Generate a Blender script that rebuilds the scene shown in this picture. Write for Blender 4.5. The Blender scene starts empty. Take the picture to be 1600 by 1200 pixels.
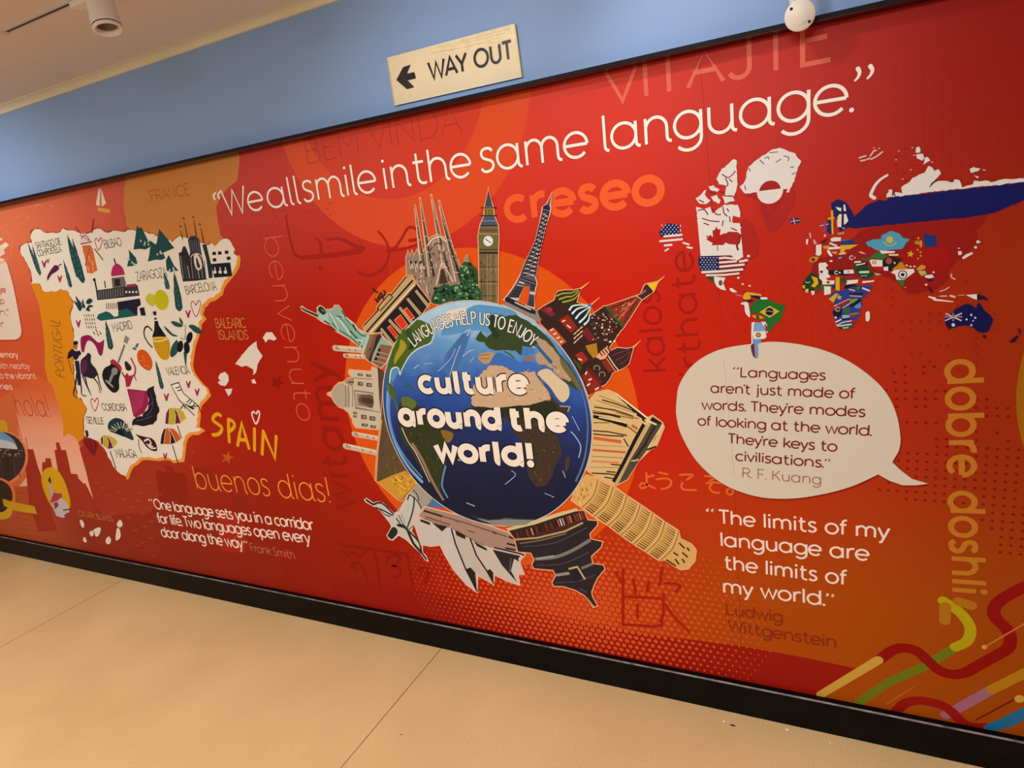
import bpy, math, random
from mathutils import Matrix, Vector

S = bpy.context.scene
COL = S.collection
# ------------------------------------------------------------------ camera, world, lamps, exposure
FPX = 990.0                                   # focal length in pixels of a 1600 x 1200 frame
CAM_D, CAM_H = 1.9, 1.655                     # camera distance from the mural wall, height over the floor
RT = [[0.8979450663, 0.0031318417, -0.4400964093],
      [0.4256075194, -0.2607463665, 0.8665273059],
      [-0.1120397133, -0.9654022602, -0.2354688488]]
cam = bpy.data.cameras.new('camera')
cam.sensor_width = 36.0
cam.lens = FPX / 1600.0 * 36.0
cam.clip_start = 0.02
camo = bpy.data.objects.new('camera', cam)
COL.objects.link(camo)
camo.matrix_world = Matrix([[RT[0][0], -RT[0][1], -RT[0][2], 0.0],
                            [RT[1][0], -RT[1][1], -RT[1][2], -CAM_D],
                            [RT[2][0], -RT[2][1], -RT[2][2], CAM_H],
                            [0, 0, 0, 1]])
S.camera = camo
S.view_settings.view_transform = 'Standard'
S.view_settings.look = 'None'
S.view_settings.gamma = 1.0
S.view_settings.exposure = 0.0
S.view_settings.use_curve_mapping = False

wd = bpy.data.worlds.new('gallery_ambient')
S.world = wd
wd.use_nodes = True
wd.node_tree.nodes['Background'].inputs[0].default_value = (0.86, 0.93, 1.0, 1)
wd.node_tree.nodes['Background'].inputs[1].default_value = 0.13


def lamp(name, kind, loc, power, color, target=None, **kw):
    l = bpy.data.lights.new(name, kind)
    l.energy = power
    l.color = color
    for k, v in kw.items():
        setattr(l, k, v)
    o = bpy.data.objects.new(name, l)
    o.location = loc
    if target is not None:
        d = Vector(target) - Vector(loc)
        o.rotation_euler = d.to_track_quat('-Z', 'Y').to_euler()
    COL.objects.link(o)
    return o


# the room's ceiling panel lights, behind and beside the camera
lamp('ceiling_panel_light', 'AREA', (-0.4, -2.5, 2.44), 99.0, (1.0, 0.96, 0.90), (-0.4, -2.2, 0.0), size=1.2, size_y=1.2, shape='RECTANGLE')
lamp('ceiling_panel_light', 'AREA', (-3.6, -2.4, 2.44), 68.0, (1.0, 0.96, 0.90), (-3.6, -2.1, 0.0), size=1.2, size_y=1.2, shape='RECTANGLE')
# lit heads on the lighting track in front of the wall (above the frame)
lamp('track_lamp_light', 'SPOT', (-1.0, -0.75, 2.36), 9.5, (1.0, 0.98, 0.94), (-0.95, 0.0, 1.75), spot_size=math.radians(128), spot_blend=1.0, shadow_soft_size=0.035)
lamp('track_lamp_light', 'SPOT', (-0.42, -0.5, 2.40), 6.8, (1.0, 0.98, 0.94), (-0.15, 0.0, 1.95), spot_size=math.radians(110), spot_blend=0.9, shadow_soft_size=0.03)
lamp('track_lamp_light', 'SPOT', (-3.7, -0.75, 2.36), 12.0, (1.0, 0.98, 0.94), (-3.7, 0.0, 1.75), spot_size=math.radians(128), spot_blend=1.0, shadow_soft_size=0.035)

# ------------------------------------------------------------------ helpers


def ray(px, py):
    a, b = (px - 800.0) / FPX, (py - 600.0) / FPX
    return [r[0] * a + r[1] * b + r[2] for r in RT]


def W(px, py):
    """a measured point of the mural -> metres along the wall and above the floor"""
    d = ray(px, py)
    t = CAM_D / d[1]
    return (d[0] * t, CAM_H + d[2] * t)


def at(px, py, y):
    """same, on a plane parallel to the wall at depth y"""
    d = ray(px, py)
    t = (CAM_D + y) / d[1]
    return Vector((d[0] * t, y, CAM_H + d[2] * t))


def mscale(px, py):
    a, b = W(px, py), W(px, py + 1)
    return math.hypot(a[0] - b[0], a[1] - b[1])


def lin(c):
    return c / 12.92 if c <= 0.04045 else ((c + 0.055) / 1.055) ** 2.4


ILLUM = (1.0, 0.95, 0.88)                     # light colour the printed colours were read under


def rgb(h, e=ILLUM):
    h = h.lstrip('#')
    v = [lin(int(h[i:i + 2], 16) / 255.0) for i in (0, 2, 4)]
    return tuple(min(0.92, max(0.002, v[i] / e[i])) for i in range(3)) + (1.0,)


MATS = {}


def mat(name, color, rough=0.5, metal=0.0, spec=0.5, noise=None, bump=None, emit=None):
    if name in MATS:
        return MATS[name]
    m = bpy.data.materials.new(name)
    m.use_nodes = True
    nt = m.node_tree
    b = nt.nodes['Principled BSDF']
    b.inputs['Base Color'].default_value = color
    b.inputs['Roughness'].default_value = rough
    b.inputs['Metallic'].default_value = metal
    b.inputs['Specular IOR Level'].default_value = spec
    tc = nt.nodes.new('ShaderNodeTexCoord')
    if noise:
        sc, amt = noise
        n = nt.nodes.new('ShaderNodeTexNoise')
        n.inputs['Scale'].default_value = sc
        n.inputs['Detail'].default_value = 4
        nt.links.new(tc.outputs['Object'], n.inputs['Vector'])
        r = nt.nodes.new('ShaderNodeValToRGB')
        r.color_ramp.elements[0].position = 0.35
        r.color_ramp.elements[1].position = 0.65
        r.color_ramp.elements[0].color = tuple(c * (1 - amt) for c in color[:3]) + (1,)
        r.color_ramp.elements[1].color = tuple(min(1, c * (1 + amt)) for c in color[:3]) + (1,)
        nt.links.new(n.outputs['Fac'], r.inputs['Fac'])
        nt.links.new(r.outputs['Color'], b.inputs['Base Color'])
    if bump:
        n2 = nt.nodes.new('ShaderNodeTexNoise')
        n2.inputs['Scale'].default_value = bump[0]
        nt.links.new(tc.outputs['Object'], n2.inputs['Vector'])
        bp = nt.nodes.new('ShaderNodeBump')
        bp.inputs['Strength'].default_value = bump[1]
        bp.inputs['Distance'].default_value = 0.002
        nt.links.new(n2.outputs['Fac'], bp.inputs['Height'])
        nt.links.new(bp.outputs['Normal'], b.inputs['Normal'])
    MATS[name] = m
    return m


def ink(h, gloss=0.42):
    return mat('ink_' + h.lstrip('#'), rgb(h), gloss, 0, 0.14)


def tag(o, label=None, cat=None, group=None, kind=None):
    if label:
        o['label'] = label
    if cat:
        o['category'] = cat
    if group:
        o['group'] = group
    if kind:
        o['kind'] = kind
    return o


def link(name, me, parent=None):
    o = bpy.data.objects.new(name, me)
    COL.objects.link(o)
    if parent is not None:
        o.parent = parent
    return o


class MB:
    """collects 3D pieces into one mesh"""

    def __init__(self):
        self.v, self.f, self.mi, self.mats, self.sm = [], [], [], [], []

    def _m(self, m):
        if m not in self.mats:
            self.mats.append(m)
        return self.mats.index(m)

    def add(self, vs, fs, m, smooth=False):
        k, o = self._m(m), len(self.v)
        self.v += [tuple(p) for p in vs]
        for f in fs:
            self.f.append([i + o for i in f])
            self.mi.append(k)
            self.sm.append(smooth)

    def box(self, x0, y0, z0, x1, y1, z1, m):
        vs = [(x, y, z) for x in (x0, x1) for y in (y0, y1) for z in (z0, z1)]
        self.add(vs, [(0, 1, 3, 2), (4, 6, 7, 5), (0, 4, 5, 1), (2, 3, 7, 6), (0, 2, 6, 4), (1, 5, 7, 3)], m)

    def prof(self, pts, x0, x1, m):
        """profile in (y, z), extruded along the wall"""
        n = len(pts)
        vs = [(x0, a, b) for a, b in pts] + [(x1, a, b) for a, b in pts]
        fs = [(i, (i + 1) % n, n + (i + 1) % n, n + i) for i in range(n)]
        self.add(vs, fs + [tuple(range(n))[::-1], tuple(range(n, 2 * n))], m)

    def lathe(self, prof, origin, axis, m, n=32, smooth=True):
        """profile of (radius, along) about an axis"""
        ax = Vector(axis).normalized()
        u = ax.orthogonal().normalized()
        w = ax.cross(u)
        o = Vector(origin)
        vs, fs = [], []
        for r, h in prof:
            for i in range(n):
                a = 2 * math.pi * i / n
                vs.append(o + ax * h + u * (r * math.cos(a)) + w * (r * math.sin(a)))
        for j in range(len(prof) - 1):
            for i in range(n):
                k = (i + 1) % n
                fs.append((j * n + i, j * n + k, (j + 1) * n + k, (j + 1) * n + i))
        self.add(vs, fs, m, smooth)

    def build(self, name, parent=None):
        me = bpy.data.meshes.new(name)
        me.from_pydata(self.v, [], self.f)
        for m in self.mats:
            me.materials.append(m)
        me.polygons.foreach_set('material_index', self.mi)
        me.polygons.foreach_set('use_smooth', self.sm)
        me.update()
        return link(name, me, parent)


# ------------------------------------------------------------------ setting
Z_MUR0 = CAM_H - 0.8105 * CAM_D               # bottom edge of the mural
Z_MUR1 = CAM_H + 0.2102 * CAM_D               # top edge of the mural
Z_CEIL = 2.478
X0, X1 = -9.0, 3.2

wall_m = mat('wall_blue_paint', rgb('#86a4cf'), 0.6, noise=(1.3, 0.03), bump=(160, 0.06))
ceil_m = mat('ceiling_paint', rgb('#dccdc2'), 0.85, noise=(2.0, 0.03))
cove_m = mat('cornice_cream', rgb('#ddcfb2'), 0.6)
black_m = mat('black_gloss_wood', (0.004, 0.003, 0.003, 1), 0.4, spec=0.1, noise=(14, 0.3), bump=(40, 0.1))
rail_m = mat('dark_rail', (0.008, 0.006, 0.008, 1), 0.5, spec=0.12)
under_m = mat('rail_underside_gloss', (0.010, 0.005, 0.006, 1), 0.25, spec=0.3)
arris_m = mat('grey_edge', (0.16, 0.15, 0.16, 1), 0.5, noise=(30, 0.6))

b = MB(); b.box(X0, 0.006, 0, X1, 0.16, 2.7, wall_m)
tag(b.build('wall_back'), 'pale blue painted wall behind the mural', kind='structure')
b = MB(); b.box(X0, -5.2, Z_CEIL, X1, 0.006, Z_CEIL + 0.1, ceil_m)
tag(b.build('ceiling'), kind='structure')

# floor: one vinyl sheet surface with fine speckle and three welded seams square to the wall
fm = mat('vinyl_floor', rgb('#d6a573'), 0.5, spec=0.3)
nt = fm.node_tree
bs = nt.nodes['Principled BSDF']
tc = [n for n in nt.nodes if n.type == 'TEX_COORD'][0]
n1 = nt.nodes.new('ShaderNodeTexNoise'); n1.inputs['Scale'].default_value = 210; n1.inputs['Detail'].default_value = 3
n2 = nt.nodes.new('ShaderNodeTexNoise'); n2.inputs['Scale'].default_value = 2.2; n2.inputs['Detail'].default_value = 3
n3 = nt.nodes.new('ShaderNodeTexVoronoi'); n3.inputs['Scale'].default_value = 34
for n in (n1, n2, n3):
    nt.links.new(tc.outputs['Object'], n.inputs['Vector'])
r1 = nt.nodes.new('ShaderNodeValToRGB')
r1.color_ramp.elements[0].position = 0.36; r1.color_ramp.elements[1].position = 0.62
r1.color_ramp.elements[0].color = rgb('#e8c086'); r1.color_ramp.elements[1].color = rgb('#f3cf97')
nt.links.new(n1.outputs['Fac'], r1.inputs['Fac'])
r2 = nt.nodes.new('ShaderNodeValToRGB')
r2.color_ramp.elements[0].position = 0.35; r2.color_ramp.elements[1].position = 0.7
r2.color_ramp.elements[0].color = (0.90, 0.88, 0.86, 1); r2.color_ramp.elements[1].color = (1, 1, 1, 1)
nt.links.new(n2.outputs['Fac'], r2.inputs['Fac'])
r3 = nt.nodes.new('ShaderNodeValToRGB')
r3.color_ramp.elements[0].position = 0.02; r3.color_ramp.elements[1].position = 0.05
r3.color_ramp.elements[0].color = (0.45, 0.36, 0.30, 1); r3.color_ramp.elements[1].color = (1, 1, 1, 1)
nt.links.new(n3.outputs['Distance'], r3.inputs['Fac'])
mx = nt.nodes.new('ShaderNodeMixRGB'); mx.blend_type = 'MULTIPLY'; mx.inputs[0].default_value = 1
my = nt.nodes.new('ShaderNodeMixRGB'); my.blend_type = 'MULTIPLY'; my.inputs[0].default_value = 0.4
nt.links.new(r1.outputs[0], mx.inputs[1]); nt.links.new(r2.outputs[0], mx.inputs[2])
nt.links.new(mx.outputs[0], my.inputs[1]); nt.links.new(r3.outputs[0], my.inputs[2])
nt.links.new(my.outputs[0], bs.inputs['Base Color'])
bp = nt.nodes.new('ShaderNodeBump'); bp.inputs['Strength'].default_value = 0.12; bp.inputs['Distance'].default_value = 0.001
nt.links.new(n1.outputs['Fac'], bp.inputs['Height']); nt.links.new(bp.outputs['Normal'], bs.inputs['Normal'])


def onfloor(px, py):
    d = ray(px, py)
    t = -CAM_H / d[2]
    return (d[0] * t, d[1] * t - CAM_D)


seam_m = mat('floor_seam', rgb('#9c6a3c'), 0.7)
fb = MB()
fb.box(X0, -5.2, -0.1, X1, 0.006, 0.0, fm)
for p, q, wd_ in (((684, 1015), (545, 1191), 0.0035), ((190, 904), (4, 1013), 0.003)):
    a, c = onfloor(*p), onfloor(*q)
    xs = (a[0] + c[0]) / 2
    fb.box(xs - wd_ / 2, -5.2, 0.0, xs + wd_ / 2, -0.0225, 0.0004, seam_m)
tag(fb.build('floor'), kind='structure')

# skirting board: black, with a mottled grey arris along its front top edge
b = MB()
b.prof([(0.006, 0.0), (-0.022, 0.0), (-0.022, Z_MUR0 - 0.004), (-0.020, Z_MUR0 - 0.001), (0.006, Z_MUR0)], X0, X1, black_m)
b.prof([(-0.0222, Z_MUR0 - 0.0055), (-0.0225, Z_MUR0 - 0.0035), (-0.0200, Z_MUR0 - 0.0006), (-0.0185, Z_MUR0 - 0.0008)], X0, X1, arris_m)
tag(b.build('baseboard_back'), kind='structure')
# dark rail over the mural
RAIL = 0.05
b = MB()
zt = CAM_H + 0.2228 * (CAM_D - RAIL)
b.prof([(0.006, Z_MUR1 + 0.0005), (-RAIL + 0.001, Z_MUR1 + 0.0005), (-RAIL, Z_MUR1 + 0.002), (-RAIL, zt - 0.003), (-RAIL + 0.003, zt), (0.006, zt + 0.004)], X0, X1, rail_m)
b.prof([(0.006, Z_MUR1), (-RAIL + 0.001, Z_MUR1), (-RAIL + 0.001, Z_MUR1 + 0.0004), (0.006, Z_MUR1 + 0.0004)], X0, X1, under_m)
tag(b.build('trim_1'), kind='structure')
# cream cove between wall and ceiling
zc = CAM_H + 0.4189 * CAM_D
b = MB()
pr = [(0.006, Z_CEIL), (0.006, zc)]
for i in range(7):
    a = math.pi / 2 * i / 6
    pr.append((-0.003 - 0.030 * (1 - math.cos(a)), zc + (Z_CEIL - 0.004 - zc) * math.sin(a)))
pr.append((-0.033, Z_CEIL))
b.prof(pr, X0, X1, cove_m)
tag(b.build('trim_2'), kind='structure')
# ------------------------------------------------------------------ flat printed artwork on the mural
LAYER = [0]
STEP = 2.0e-6


def P(s, x0=0.0, y0=0.0, k=1.0):
    """'x,y x,y ...' -> points, optionally measured in an enlarged detail"""
    out = []
    for t in s.split():
        a, c = t.split(',')
        out.append((x0 + float(a) / k, y0 + float(c) / k))
    return out


def smooth(pts, closed=True, n=5):
    m = len(pts)
    out = []
    rng = range(m) if closed else range(m - 1)
    for i in rng:
        if closed:
            a, b_, c, d = pts[i - 1], pts[i], pts[(i + 1) % m], pts[(i + 2) % m]
        else:
            a, b_, c, d = pts[max(i - 1, 0)], pts[i], pts[i + 1], pts[min(i + 2, m - 1)]
        for j in range(n):
            t = j / n
            t2, t3 = t * t, t * t * t
            out.append(tuple(0.5 * (2 * b_[q] + (c[q] - a[q]) * t + (2 * a[q] - 5 * b_[q] + 4 * c[q] - d[q]) * t2 +
                                    (3 * b_[q] - a[q] - 3 * c[q] + d[q]) * t3) for q in (0, 1)))
    if not closed:
        out.append(pts[-1])
    return out


def jag(pts, amp=1.2, seed=1, step=4.0):
    """roughen an outline like a torn or pixelled edge"""
    r = random.Random(seed)
    out = []
    n = len(pts)
    for i in range(n):
        a, b_ = pts[i], pts[(i + 1) % n]
        d = math.hypot(b_[0] - a[0], b_[1] - a[1])
        m = max(1, int(d / step))
        for j in range(m):
            t = j / m
            out.append((a[0] + (b_[0] - a[0]) * t + r.uniform(-amp, amp), a[1] + (b_[1] - a[1]) * t + r.uniform(-amp, amp)))
    return out


def ell(cx, cy, rx, ry=None, rot=0.0, n=28, a0=0.0, a1=360.0):
    ry = rx if ry is None else ry
    c, s = math.cos(math.radians(rot)), math.sin(math.radians(rot))
    full = abs(a1 - a0) >= 360
    out = []
    for i in range(n if full else n + 1):
        a = math.radians(a0 + (a1 - a0) * i / n)
        x, y = rx * math.cos(a), ry * math.sin(a)
        out.append((cx + x * c - y * s, cy + x * s + y * c))
    return out


def star(cx, cy, r, k=0.42, rot=-90, n=5):
    return [(cx + (r if i % 2 == 0 else r * k) * math.cos(math.radians(rot + 180.0 / n * i)),
             cy + (r if i % 2 == 0 else r * k) * math.sin(math.radians(rot + 180.0 / n * i))) for i in range(2 * n)]


class Art:
    """one printed picture: flat shapes in painter's order on the wall plane"""

    def __init__(self):
        self.v, self.f, self.mi, self.mats = [], [], [], []

    def _m(self, col):
        m = ink(col) if isinstance(col, str) else col
        if m not in self.mats:
            self.mats.append(m)
        return self.mats.index(m)

    def next(self):
        LAYER[0] += 1
        self.y = -LAYER[0] * STEP

    def raw(self, pts, faces, col):
        k, o = self._m(col), len(self.v)
        for x, z in pts:
            self.v.append((x, self.y, min(max(z, Z_MUR0), Z_MUR1)))
        for f in faces:
            self.f.append([i + o for i in f])
            self.mi.append(k)

    def wall(self, pts, col, new=True):
        if new:
            self.next()
        self.raw(pts, [list(range(len(pts)))], col)
        return self

    def fill(self, pts, col, sm=False, new=True):
        if isinstance(pts, str):
            pts = P(pts)
        if sm:
            pts = smooth(pts)
        return self.wall([W(*p) for p in pts], col, new)

    def many(self, polys, col):
        self.next()
        for p in polys:
            self.fill(p, col, new=False)
        return self

    def stroke_wall(self, pts, w, col, closed=False, cap=True, new=True):
        """monoline stroke through wall points, width in metres (a number or one per point)"""
        q = [pts[0]]
        for p in pts[1:]:
            if math.hypot(p[0] - q[-1][0], p[1] - q[-1][1]) > 1e-6:
                q.append(p)
        pts = q
        n = len(pts)
        if n < 2:
            return self
        self.next()
        ws = w if isinstance(w, (list, tuple)) else [w] * n
        if len(ws) != n:
            ws = [ws[0] + (ws[-1] - ws[0]) * i / (n - 1) for i in range(n)]
        L, R = [], []
        for i in range(n):
            a = pts[i - 1] if (i > 0 or closed) else None
            c = pts[(i + 1) % n] if (i < n - 1 or closed) else None
            d1 = d2 = None
            if a:
                d1 = (pts[i][0] - a[0], pts[i][1] - a[1]); l_ = math.hypot(*d1) or 1; d1 = (d1[0] / l_, d1[1] / l_)
            if c:
                d2 = (c[0] - pts[i][0], c[1] - pts[i][1]); l_ = math.hypot(*d2) or 1; d2 = (d2[0] / l_, d2[1] / l_)
            if d1 is None:
                d1 = d2
            if d2 is None:
                d2 = d1
            nx, ny = -(d1[1] + d2[1]), d1[0] + d2[0]
            l_ = math.hypot(nx, ny)
            if l_ < 1e-6:
                nx, ny, l_ = -d1[1], d1[0], 1.0
            nx, ny = nx / l_, ny / l_
            k = max(0.55, nx * -d1[1] + ny * d1[0])
            h = ws[i] / 2 / k
            L.append((pts[i][0] + nx * h, pts[i][1] + ny * h))
            R.append((pts[i][0] - nx * h, pts[i][1] - ny * h))
        vs = L + R
        fs = [(i, i + 1, n + i + 1, n + i) for i in range(n - 1)]
        if closed:
            fs.append((n - 1, 0, n, 2 * n - 1))
        self.raw(vs, fs, col)
        if cap and not closed:
            for e, o_ in ((0, 1), (n - 1, n - 2)):
                dx, dy = pts[e][0] - pts[o_][0], pts[e][1] - pts[o_][1]
                a = math.atan2(dy, dx)
                r = ws[e] / 2
                self.raw([(pts[e][0] + r * math.cos(a + math.radians(t)), pts[e][1] + r * math.sin(a + math.radians(t))) for t in range(-90, 91, 30)],
                         [list(range(7))], col)
        return self

    def line(self, pts, w, col, closed=False, sm=False, cap=True, new=True):
        """stroke through measured points, width in pixels there (or (start, end))"""
        if isinstance(pts, str):
            pts = P(pts)
        if sm:
            pts = smooth(pts, closed)
        c = pts[len(pts) // 2]
        k = mscale(*c)
        ww = [a * k for a in w] if isinstance(w, (list, tuple)) else w * k
        return self.stroke_wall([W(*p) for p in pts], ww, col, closed, cap, new)

    def lines(self, many, w, col, cap=False):
        self.next()
        for p in many:
            self.line(p, w, col, cap=cap, new=False)
        return self

    def build(self, name, parent, label=None):
        me = bpy.data.meshes.new(name)
        me.from_pydata(self.v, [], self.f)
        for m in self.mats:
            me.materials.append(m)
        me.polygons.foreach_set('material_index', self.mi)
        me.update()
        o = link(name, me, parent)
        if label:
            o['label'] = label
        return o


# ------------------------------------------------------------------ a monoline alphabet (cap height 1, x-height 0.7)


def arc(cx, cy, r, a0, a1, ry=None, n=None):
    ry = r if ry is None else ry
    n = n or max(4, int(abs(a1 - a0) / 15))
    return [(cx + r * math.cos(math.radians(a0 + (a1 - a0) * i / n)), cy + ry * math.sin(math.radians(a0 + (a1 - a0) * i / n))) for i in range(n + 1)]


def TL(x, y=0.13):
    return [(x, y), (x + 0.015, 0.06), (x + 0.055, 0.015), (x + 0.12, 0.0)]


BOWL = arc(0.35, 0.35, 0.35, 0, 360, n=26)
DOT = 'dot'


def glyph(ch, tail):
    """-> (strokes, dots, advance)"""
    T = (lambda x: TL(x)) if tail else (lambda x: [(x, 0.0)])
    tw = 0.10 if tail else 0.0
    G = {
        'a': ([BOWL, [(.7, .7)] + T(.7)], [], .7 + tw),
        'b': ([[(0, 1), (0, 0)], BOWL], [], .7),
        'c': ([arc(.35, .35, .35, 48, 312)], [], .6),
        'd': ([BOWL, [(.7, 1)] + T(.7)], [], .7 + tw),
        'e': ([[(0.0, .35), (.69, .35)], arc(.35, .35, .35, 0, 318)], [], .7),
        'f': ([arc(.36, .8, .2, 75, 180) + [(.16, 0)], [(0, .68), (.38, .68)]], [], .38),
        'g': ([BOWL, [(.7, .7), (.7, 0)] + arc(.35, -.0, .35, 0, -140, ry=.33)], [], .7),
        'h': ([[(0, 1), (0, 0)], [(0, .38)] + arc(.29, .40, .29, 170, 0, ry=.30) + T(.58)], [], .58 + tw),
        'i': ([[(0, .7), (0, 0)]], [(0, .93)], 0.0),
        'j': ([[(.1, .7), (.1, -.12)] + arc(-.06, -.12, .16, 0, -80)], [(.1, .93)], .1),
        'k': ([[(0, 1), (0, 0)], [(.5, .7), (0, .26)], [(.17, .41), (.55, 0)]], [], .53),
        'l': ([[(0, 1)] + T(0)], [], tw),
        'm': ([[(0, .7), (0, 0)], [(0, .38)] + arc(.25, .43, .25, 170, 0, ry=.27) + [(.5, 0)], [(.5, .38)] + arc(.75, .43, .25, 170, 0, ry=.27) + T(1.0)], [], 1.0 + tw),
        'n': ([[(0, .7), (0, 0)], [(0, .38)] + arc(.29, .40, .29, 170, 0, ry=.30) + T(.58)], [], .58 + tw),
        'o': ([BOWL], [], .7),
        'p': ([[(0, .7), (0, -.33)], BOWL], [], .7),
        'q': ([[(.7, .7), (.7, -.33)], BOWL], [], .7),
        'r': ([[(0, .7), (0, 0)], [(0, .36)] + arc(.29, .40, .29, 170, 72, ry=.30)], [], .36),
        's': ([smooth([(.42, .60), (.35, .68), (.23, .70), (.10, .665), (.045, .55), (.10, .43), (.23, .365), (.37, .30), (.43, .18), (.36, .05), (.22, 0.0), (.09, .02), (.01, .11)], False, 4)], [], .44),
        't': ([[(.15, .95), (.15, .2)] + arc(.35, .2, .2, 180, 300), [(0, .68), (.4, .68)]], [], .42),
        'u': ([[(0, .7), (0, .3)] + arc(.29, .3, .29, 180, 350, ry=.30), [(.58, .7)] + T(.58)], [], .58 + tw),
        'v': ([[(0, .7), (.29, 0), (.58, .7)]], [], .58),
        'w': ([[(0, .7), (.24, 0), (.47, .66), (.70, 0), (.94, .7)]], [], .94),
        'x': ([[(0, .7), (.52, 0)], [(.52, .7), (0, 0)]], [], .52),
        'y': ([[(0, .7), (.29, 0)], [(.58, .7), (.29, 0), (.17, -.27), (.05, -.31)]], [], .58),
        'z': ([[(0, .7), (.5, .7), (0, 0), (.5, 0)]], [], .5),
        'A': ([[(0, 0), (.4, 1), (.8, 0)], [(.13, .32), (.67, .32)]], [], .8),
        'B': ([[(0, 0), (0, 1), (.34, 1)] + arc(.34, .76, .24, 85, -90) + [(0, .52)], [(.34, .52)] + arc(.36, .26, .28, 80, -90, ry=.26) + [(0, 0)]], [], .64),
        'C': ([arc(.5, .5, .5, 48, 312)], [], .86),
        'D': ([[(0, 0), (0, 1), (.3, 1)] + arc(.3, .5, .45, 85, -85, ry=.5) + [(.3, 0), (0, 0)]], [], .75),
        'E': ([[(.55, 1), (0, 1), (0, 0), (.55, 0)], [(0, .52), (.48, .52)]], [], .55),
        'F': ([[(.55, 1), (0, 1), (0, 0)], [(0, .5), (.46, .5)]], [], .55),
        'G': ([arc(.5, .5, .5, 45, 355) + [(.55, .46)]], [], .96),
        'H': ([[(0, 0), (0, 1)], [(.68, 0), (.68, 1)], [(0, .5), (.68, .5)]], [], .68),
        'I': ([[(0, 0), (0, 1)]], [], 0.0),
        'J': ([[(.42, 1), (.42, .22)] + arc(.2, .22, .22, 0, -160)], [], .42),
        'K': ([[(0, 0), (0, 1)], [(.62, 1), (0, .38)], [(.2, .57), (.66, 0)]], [], .64),
        'L': ([[(0, 1), (0, 0), (.52, 0)]], [], .52),
        'M': ([[(0, 0), (0, 1), (.42, .35), (.84, 1), (.84, 0)]], [], .84),
        'N': ([[(0, 0), (0, 1), (.68, 0), (.68, 1)]], [], .68),
        'O': ([arc(.5, .5, .5, 0, 360, n=28)], [], 1.0),
        'P': ([[(0, 0), (0, 1), (.34, 1)] + arc(.34, .74, .27, 85, -90, ry=.26) + [(0, .48)]], [], .61),
        'R': ([[(0, 0), (0, 1), (.34, 1)] + arc(.34, .74, .27, 85, -90, ry=.26) + [(0, .48)], [(.32, .48), (.62, 0)]], [], .62),
        'S': ([arc(.3, .74, .27, 35, 180, ry=.26) + [(.07, .63), (.17, .55), (.4, .47), (.53, .38)] + arc(.29, .26, .28, 15, -150, ry=.26)], [], .58),
        'T': ([[(0, 1), (.66, 1)], [(.33, 1), (.33, 0)]], [], .66),
        'U': ([[(0, 1), (0, .32)] + arc(.33, .32, .33, 180, 360) + [(.66, 1)]], [], .66),
        'V': ([[(0, 1), (.38, 0), (.76, 1)]], [], .76),
        'W': ([[(0, 1), (.3, 0), (.56, .93), (.84, 0), (1.14, 1)]], [], 1.14),
        'X': ([[(0, 1), (.66, 0)], [(.66, 1), (0, 0)]], [], .66),
        'Y': ([[(0, 1), (.35, .45), (.7, 1)], [(.35, .45), (.35, 0)]], [], .7),
        'Z': ([[(0, 1), (.6, 1), (0, 0), (.62, 0)]], [], .62),
        '.': ([], [(0.02, .035)], .04),
        ',': ([[(.04, .05), (-.01, -.12)]], [], .04),
        "'": ([[(0, 1.0), (0, .8)]], [], 0.0),
        '!': ([[(0, 1), (0, .26)]], [(0, .03)], 0.0),
        '\u201c': ([[(.07, 1.02), (.0, .9), (.02, .82)], [(.25, 1.02), (.18, .9), (.2, .82)]], [(.03, .83), (.21, .83)], .25),
        '\u201d': ([[(.05, .98), (.07, .9), (0.0, .78)], [(.23, .98), (.25, .9), (.18, .78)]], [(.04, .97), (.22, .97)], .25),
        ' ': ([], [], .25),
    }
    return G[ch]


STR_L = set('bhijklmnpruBDEFHIKLMNPRU!')
STR_R = set('dhijmnquaHIJMNUl!')
DIAG = set('vwyTYAVWfkr.,\'')
RND = set('abcdegopqsCOGQSP')


def layout(txt, tail=False, sp=0.15):
    """-> list of (strokes, dots) placed along x from 0, and total width"""
    x, out = 0.0, []
    for i, ch in enumerate(txt):
        st, dots, adv = glyph(ch, tail)
        out.append(([[(p[0] + x, p[1]) for p in s] for s in st], [(d[0] + x, d[1]) for d in dots]))
        x += adv
        if i < len(txt) - 1:
            g = sp
            n = txt[i + 1]
            if ch in STR_R and not (tail and ch in 'adhlmnu'):
                g += 0.06
            elif ch in DIAG:
                g -= 0.05
            elif ch in 'ceo':
                g -= 0.02
            if tail and ch in 'adhlmnu':
                g -= 0.03
            if n in STR_L:
                g += 0.06
            elif n in DIAG:
                g -= 0.04
            elif n in RND:
                g -= 0.01
            x += max(0.04, g)
    return out, x


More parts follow.
